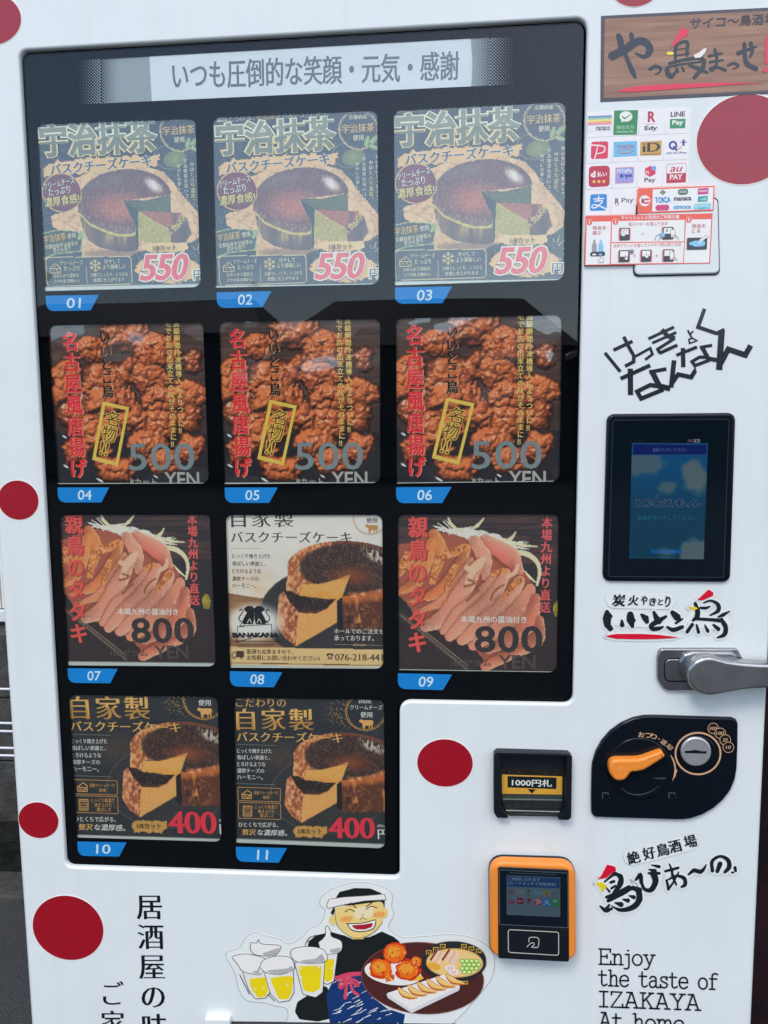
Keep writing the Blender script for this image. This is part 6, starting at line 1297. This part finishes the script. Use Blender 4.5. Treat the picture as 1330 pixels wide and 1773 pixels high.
# beer mugs
def mug(foam, glass, beer, sh):
    foam = catmull(foam+[foam[0]], [1]*(len(foam)+1), 5)[0][:-1]
    s.poly(glass, (218, 222, 224), r=10); s.outline(glass, 3, (70, 72, 78), r=10); s.poly(beer, (226, 208, 16), r=10); s.poly(foam, (226, 229, 232)); s.outline(foam, 3, (70, 72, 78)); s.poly(sh, (170, 174, 178), r=5)
mug([(168, 385), (172, 350), (195, 352), (208, 335), (220, 355), (300, 362), (310, 375), (290, 405), (250, 415), (190, 408)], [(180, 400), (290, 400), (280, 470), (200, 470)], [(205, 430), (260, 430), (256, 440), (208, 440)], [(220, 402), (310, 372), (285, 406), (240, 414)])
mug([(480, 350), (512, 320), (514, 285), (525, 272), (540, 300), (545, 322), (590, 345), (588, 390), (550, 405), (500, 400)], [(500, 390), (574, 390), (555, 530), (525, 545), (506, 540)], [(505, 430), (556, 425), (548, 520), (528, 532), (510, 528)], [(530, 385), (588, 372), (580, 395), (545, 400)])
mug([(82, 420), (100, 408), (150, 402), (205, 412), (240, 430), (236, 470), (215, 500), (165, 495), (130, 482), (112, 455)], [(130, 480), (240, 470), (262, 580), (240, 608), (190, 612), (160, 570)], [(162, 518), (238, 510), (252, 570), (240, 600), (205, 605), (176, 570)], [(168, 490), (200, 480), (212, 455), (212, 498)])
mug([(210, 465), (230, 430), (290, 412), (350, 418), (372, 450), (365, 480), (300, 500), (236, 488)], [(230, 490), (368, 478), (372, 580), (350, 620), (300, 628), (262, 590)], [(258, 515), (330, 505), (368, 508), (360, 580), (345, 612), (300, 612)], [(236, 480), (340, 470), (364, 455), (364, 484), (290, 500)])
mug([(352, 410), (362, 380), (420, 368), (490, 375), (520, 400), (518, 440), (450, 448), (380, 440)], [(370, 440), (514, 438), (504, 580), (470, 606), (410, 590)], [(388, 460), (498, 458), (492, 560), (460, 582), (415, 572)], [(384, 436), (470, 425), (500, 400), (516, 440), (440, 446)])
for x0, y0 in ((340, 545), (400, 470), (404, 510), (230, 560), (190, 565), (545, 470), (486, 466)): s.ell(x0, y0, 4, 5, (236, 236, 220), n=10)
s.stroke([(250, 590), (280, 620)], 3, ln); s.stroke([(120, 500), (165, 590)], 3, ln); s.stroke([(420, 365), (440, 330), (470, 318)], 3, ln); s.stroke([(430, 345), (500, 338)], 3, ln)
# tray
s.ell(962, 515, 284, 166, (74, 34, 34), rot=4); s.ell(962, 515, 284, 166, (120, 70, 64), rot=4, ring=4)
s.ell(826, 490, 132, 56, (232, 234, 236), rot=8); s.ell(760, 500, 46, 18, (232, 190, 70), rot=14); s.ell(920, 514, 46, 14, (232, 190, 70))
rr = random.Random(8)
for cx, cy, r0 in ((835, 400, 62), (770, 470, 58), (895, 478, 62), (935, 440, 30), (810, 510, 24)):
    for c_, sc in (((196, 52, 20), 1.0), ((232, 110, 28), .86), ((244, 160, 50), .52)):
        pts = [(cx+sc*r0*(.92+.14*rr.uniform(-1, 1))*math.cos(a)-(1-sc)*10, cy+sc*r0*.86*(.92+.14*rr.uniform(-1, 1))*math.sin(a)-(1-sc)*14) for a in np.linspace(0, 6.283, 18, endpoint=False)]; s.poly(pts, c_, r=4)
    for t_ in range(9): a = rr.uniform(0, 6.28); q = rr.uniform(.2, .75)*r0; s.stroke([(cx+q*math.cos(a), cy+q*math.sin(a)*.85), (cx+q*math.cos(a)+rr.uniform(-10, 10), cy+q*math.sin(a)*.85+rr.uniform(4, 10))], [3, 6], (250, 190, 90) if t_ % 2 else (180, 44, 20))
s.ell(1106, 438, 150, 92, (34, 38, 44), rot=2); s.poly([(985, 470), (1225, 480), (1160, 545), (1040, 540)], (34, 38, 44), r=20); s.ell(1108, 425, 147, 80, (44, 50, 56), rot=2, ring=5); s.ell(1110, 445, 132, 68, (226, 196, 130), rot=2); s.ell(1110, 445, 132, 68, (190, 150, 90), rot=2, ring=5)
gd = (196, 160, 60)
def key(x0, y0, k_, dx, dy):
    for i in range(3): s.stroke([(x0+i*dx, y0+i*dy), (x0+i*dx, y0+i*dy-20*k_), (x0+i*dx+22*k_, y0+i*dy-20*k_), (x0+i*dx+22*k_, y0+i*dy-5*k_), (x0+i*dx+10*k_, y0+i*dy-5*k_), (x0+i*dx+10*k_, y0+i*dy-12*k_)], 4, gd, smooth=False, cap=False)
key(980, 408, 1.0, 32, -14); key(1142, 380, 1.0, 34, 11); key(1108, 546, .8, 22, 0)
for a, c_ in (((1015, 460), (232, 170, 60)),): s.ell(*a, 32, 16, c_, rot=20)
for pts in ([(1000, 430), (1030, 385), (1072, 400), (1040, 455)], [(1055, 430), (1085, 385), (1140, 405), (1112, 455)]):
    s.poly(pts, (236, 206, 180), r=8); s.stroke([pts[0], pts[1]], 10, (130, 60, 44), smooth=False); s.stroke([((pts[0][0]+pts[3][0])/2, (pts[0][1]+pts[3][1])/2), ((pts[1][0]+pts[2][0])/2, (pts[1][1]+pts[2][1])/2)], 5, (214, 160, 140))
for cx, cy in ((1090, 468), (1106, 488)): s.ell(cx, cy, 24, 14, (240, 236, 236)); s.ell(cx, cy, 12, 7, (214, 110, 150), ring=3)
for t_ in range(14): cx, cy = 1145+22*(t_ % 4)+(t_//4 % 2)*10, 436+17*(t_//4); s.ell(cx, cy, 13, 10, (120, 180, 60), n=14); s.ell(cx, cy, 8, 6, (216, 232, 170), n=12)
for t_ in range(6): s.stroke([(1060+t_*22, 500-t_*1), (1075+t_*20, 506-t_*3)], 3, (246, 226, 160))
s.poly([(795, 585), (1062, 498), (1136, 552), (1130, 572), (912, 676), (802, 606)], (206, 210, 216), r=8); s.poly([(795, 585), (1062, 498), (1136, 552), (910, 658)], (234, 236, 238), r=8)
for t_ in range(6):
    cx, cy = 888+44*t_, 582-13*t_
    g_ = [(cx-42, cy-18), (cx-28, cy+10), (cx+10, cy+32), (cx+52, cy+28), (cx+48, cy+18), (cx+14, cy+4), (cx-16, cy-16), (cx-36, cy-28)]; s.poly(g_, (240, 206, 120), r=8); s.outline(g_, 3, (196, 110, 30), r=8); s.stroke([(cx-36, cy-4), (cx-10, cy+20), (cx+40, cy+26)], [4, 9, 4], (196, 100, 24)); s.stroke([(cx-24, cy-12), (cx+6, cy+6), (cx+36, cy+14)], 3, (250, 232, 180))
s.build('drawing', R_)

# ================================================================== AROUND THE MACHINE
ASPH, _b = principled('asphalt', 0.85, 0.3, 0); mottle(ASPH, _b, (0.075, 0.075, 0.077), 0.75, 240, 6); wavy(ASPH, _b, 260, 0.006, 4)
CONC, _b = principled('weathered_concrete', 0.9, 0.2, 0); mottle(CONC, _b, (0.075, 0.072, 0.066), 0.6, 14, 8); wavy(CONC, _b, 60, 0.006, 5)
DARKC, _b = principled('shadow_dark_concrete', 0.9, 0.2, 0); mottle(DARKC, _b, (0.014, 0.015, 0.013), 0.7, 22, 8); wavy(DARKC, _b, 40, 0.01, 5)  # near-black colour carries the gap shadow under the wall
WIRE, _b = principled('white_coated_wire', 0.4, 0.5, 0, (0.75, 0.77, 0.78))
bm = bmesh.new(); bmesh.ops.create_grid(bm, x_segments=8, y_segments=8, size=120); structure(from_bm('ground', bm, ASPH))
# block wall behind, footing coloured near black as the shadow gap at the wall's foot, cap
bm = bmesh.new()
for i in range(3):
    for j in range(9):
        x0 = -3.6+j*0.8+(0.4 if i % 2 else 0); box_bm(bm, (x0, 1.06, 0.12+i*0.19), (x0+0.795, 1.22, 0.12+i*0.19+0.186), 0.004)
wl = from_bm('block_wall', bm, CONC, None, (0, 1.14, 0)); tag(wl, 'low weathered grey block wall behind the machine at the left edge', 'wall')
bm = bmesh.new(); box_bm(bm, (-3.6, 0.98, -0.02), (3.6, 1.30, 0.12), 0.012); ft = from_bm('shadow_gap_footing', bm, DARKC, wl)
bm = bmesh.new(); box_bm(bm, (-3.6, 0.86, -0.02), (3.6, 0.978, 0.02), 0.006); kb = from_bm('kerb', bm, CONC, None, (0, 0.92, 0)); structure(kb)
# ribbed white panel fence on the wall
bm = bmesh.new()
for k in range(220):
    x0 = -3.4+k*0.013; box_bm(bm, (x0, 1.16, 0.74), (x0+0.008, 1.19, 1.9))
fn = from_bm('ribbed_fence', bm, ink((222, 228, 232), 'plastic'), None, (-2.2, 1.17, 0.7)); tag(fn, 'white ribbed fence panel with dark gaps above the block wall at the left edge', 'fence')
bm = bmesh.new(); box_bm(bm, (-3.5, 1.195, 0.72), (-0.5, 1.22, 1.9)); from_bm('backing', bm, DARKC, fn)
bm = bmesh.new(); box_bm(bm, (-3.5, 1.15, 0.70), (-0.5, 1.21, 0.735), 0.004); from_bm('rail', bm, WIRE, fn)
# wire rack beside the machine
bm = bmesh.new(); XR_ = -0.625; yk = 0.42
zz = [float(P(8, py, yk)[1]) for py in (1193, 1252, 1266, 1295, 1308)]
for z in zz: rod_bm(bm, (XR_-0.55, yk, z), (XR_-0.02, yk, z), 0.0024)
rk = from_bm('wire_rack', bm, WIRE, None, (XR_-0.3, yk, 0.0)); tag(rk, 'white wire rack standing left of the machine', 'wire rack')
bm = bmesh.new()
for x in (XR_-0.05, XR_-0.22, XR_-0.38, XR_-0.53): rod_bm(bm, (x, yk+0.012, zz[-1]), (x, yk+0.012, zz[0]), 0.002)
from_bm('upright_wires', bm, WIRE, rk)
for x in (XR_-0.54, XR_-0.03): 
    bm = bmesh.new(); rod_bm(bm, (x, yk+.02, 0.0), (x, yk+.02, zz[-1]), 0.005); from_bm('leg', bm, WIRE, rk)
# dark neighbouring cabinet at the right edge
bm = bmesh.new(); box_bm(bm, (XR+0.05, 0.16, 0.02), (XR+0.95, 0.9, 1.75), 0.01)
NB = from_bm('dark_cabinet', bm, BLACK_PLASTIC, None, (XR+0.5, 0.5, 0.0)); tag(NB, 'black glossy cabinet with faint reddish print behind the right edge of the machine', 'cabinet')
bm = bmesh.new(); box_bm(bm, (XR+0.045, 0.154, 0.25), (XR+0.85, 0.159, 1.2)); m_, b_ = principled('dark_printed_poster', 0.2, 0.5, 0); mottle(m_, b_, (0.022, 0.008, 0.009), 0.8, 9, 3, (0.004, 0.004, 0.006)); from_bm('poster', bm, m_, NB)

# across the street, seen only as reflections in the window and the shiny parts
def house(x0, x1, y, zb, zr, label):
    t = thing('house', label, 'house', ((x0+x1)/2, y-3, 0), 'houses across the street')
    bm = bmesh.new(); box_bm(bm, (x0, y-7, 0), (x1, y, zb)); from_bm('wall', bm, ink((96, 98, 100)), t)
    bm = bmesh.new(); a = [(x0-.4, y+.5, zb), (x1+.4, y+.5, zb), (x1+.4, y-7.5, zb), (x0-.4, y-7.5, zb)]; vs2 = [bm.verts.new(q) for q in a]+[bm.verts.new((x0+.8, y-3.5, zr)), bm.verts.new((x1-.8, y-3.5, zr))]
    for f in ((0, 1, 5, 4), (2, 3, 4, 5), (0, 4, 3), (1, 2, 5), (3, 2, 1, 0)): bm.faces.new([vs2[i] for i in f])
    from_bm('roof', bm, ink((52, 56, 62)), t)
    for k in range(2):
        xx = x0+(x1-x0)*(.25+.5*k); bm = bmesh.new(); box_bm(bm, (xx-.6, y, .9), (xx+.6, y+.03, 2.0)); from_bm('window', bm, ink((40, 50, 60), 'gloss'), t)
house(-13, -4.8, -19, 3.5, 5.0, 'grey house with a hipped roof across the street, left one'); house(-4.2, 3.4, -20, 3.2, 4.9, 'grey house with a hipped roof across the street, middle one'); house(4.2, 12.5, -18, 3.0, 4.1, 'grey house with a hipped roof across the street, right one')
for x, lb in ((6.4, 'grey utility pole across the street, before the right house'),):
    t = thing('utility_pole', lb, 'pole', (x, -16, 0)); bm = bmesh.new(); rod_bm(bm, (x, -16, 0), (x, -16, 4.1), .035, 10); from_bm('post', bm, ink((110, 110, 108)), t)
    bm = bmesh.new(); box_bm(bm, (x-.6, -16.05, 3.85), (x+.6, -15.98, 3.9)); from_bm('crossarm', bm, ink((80, 80, 80)), t)
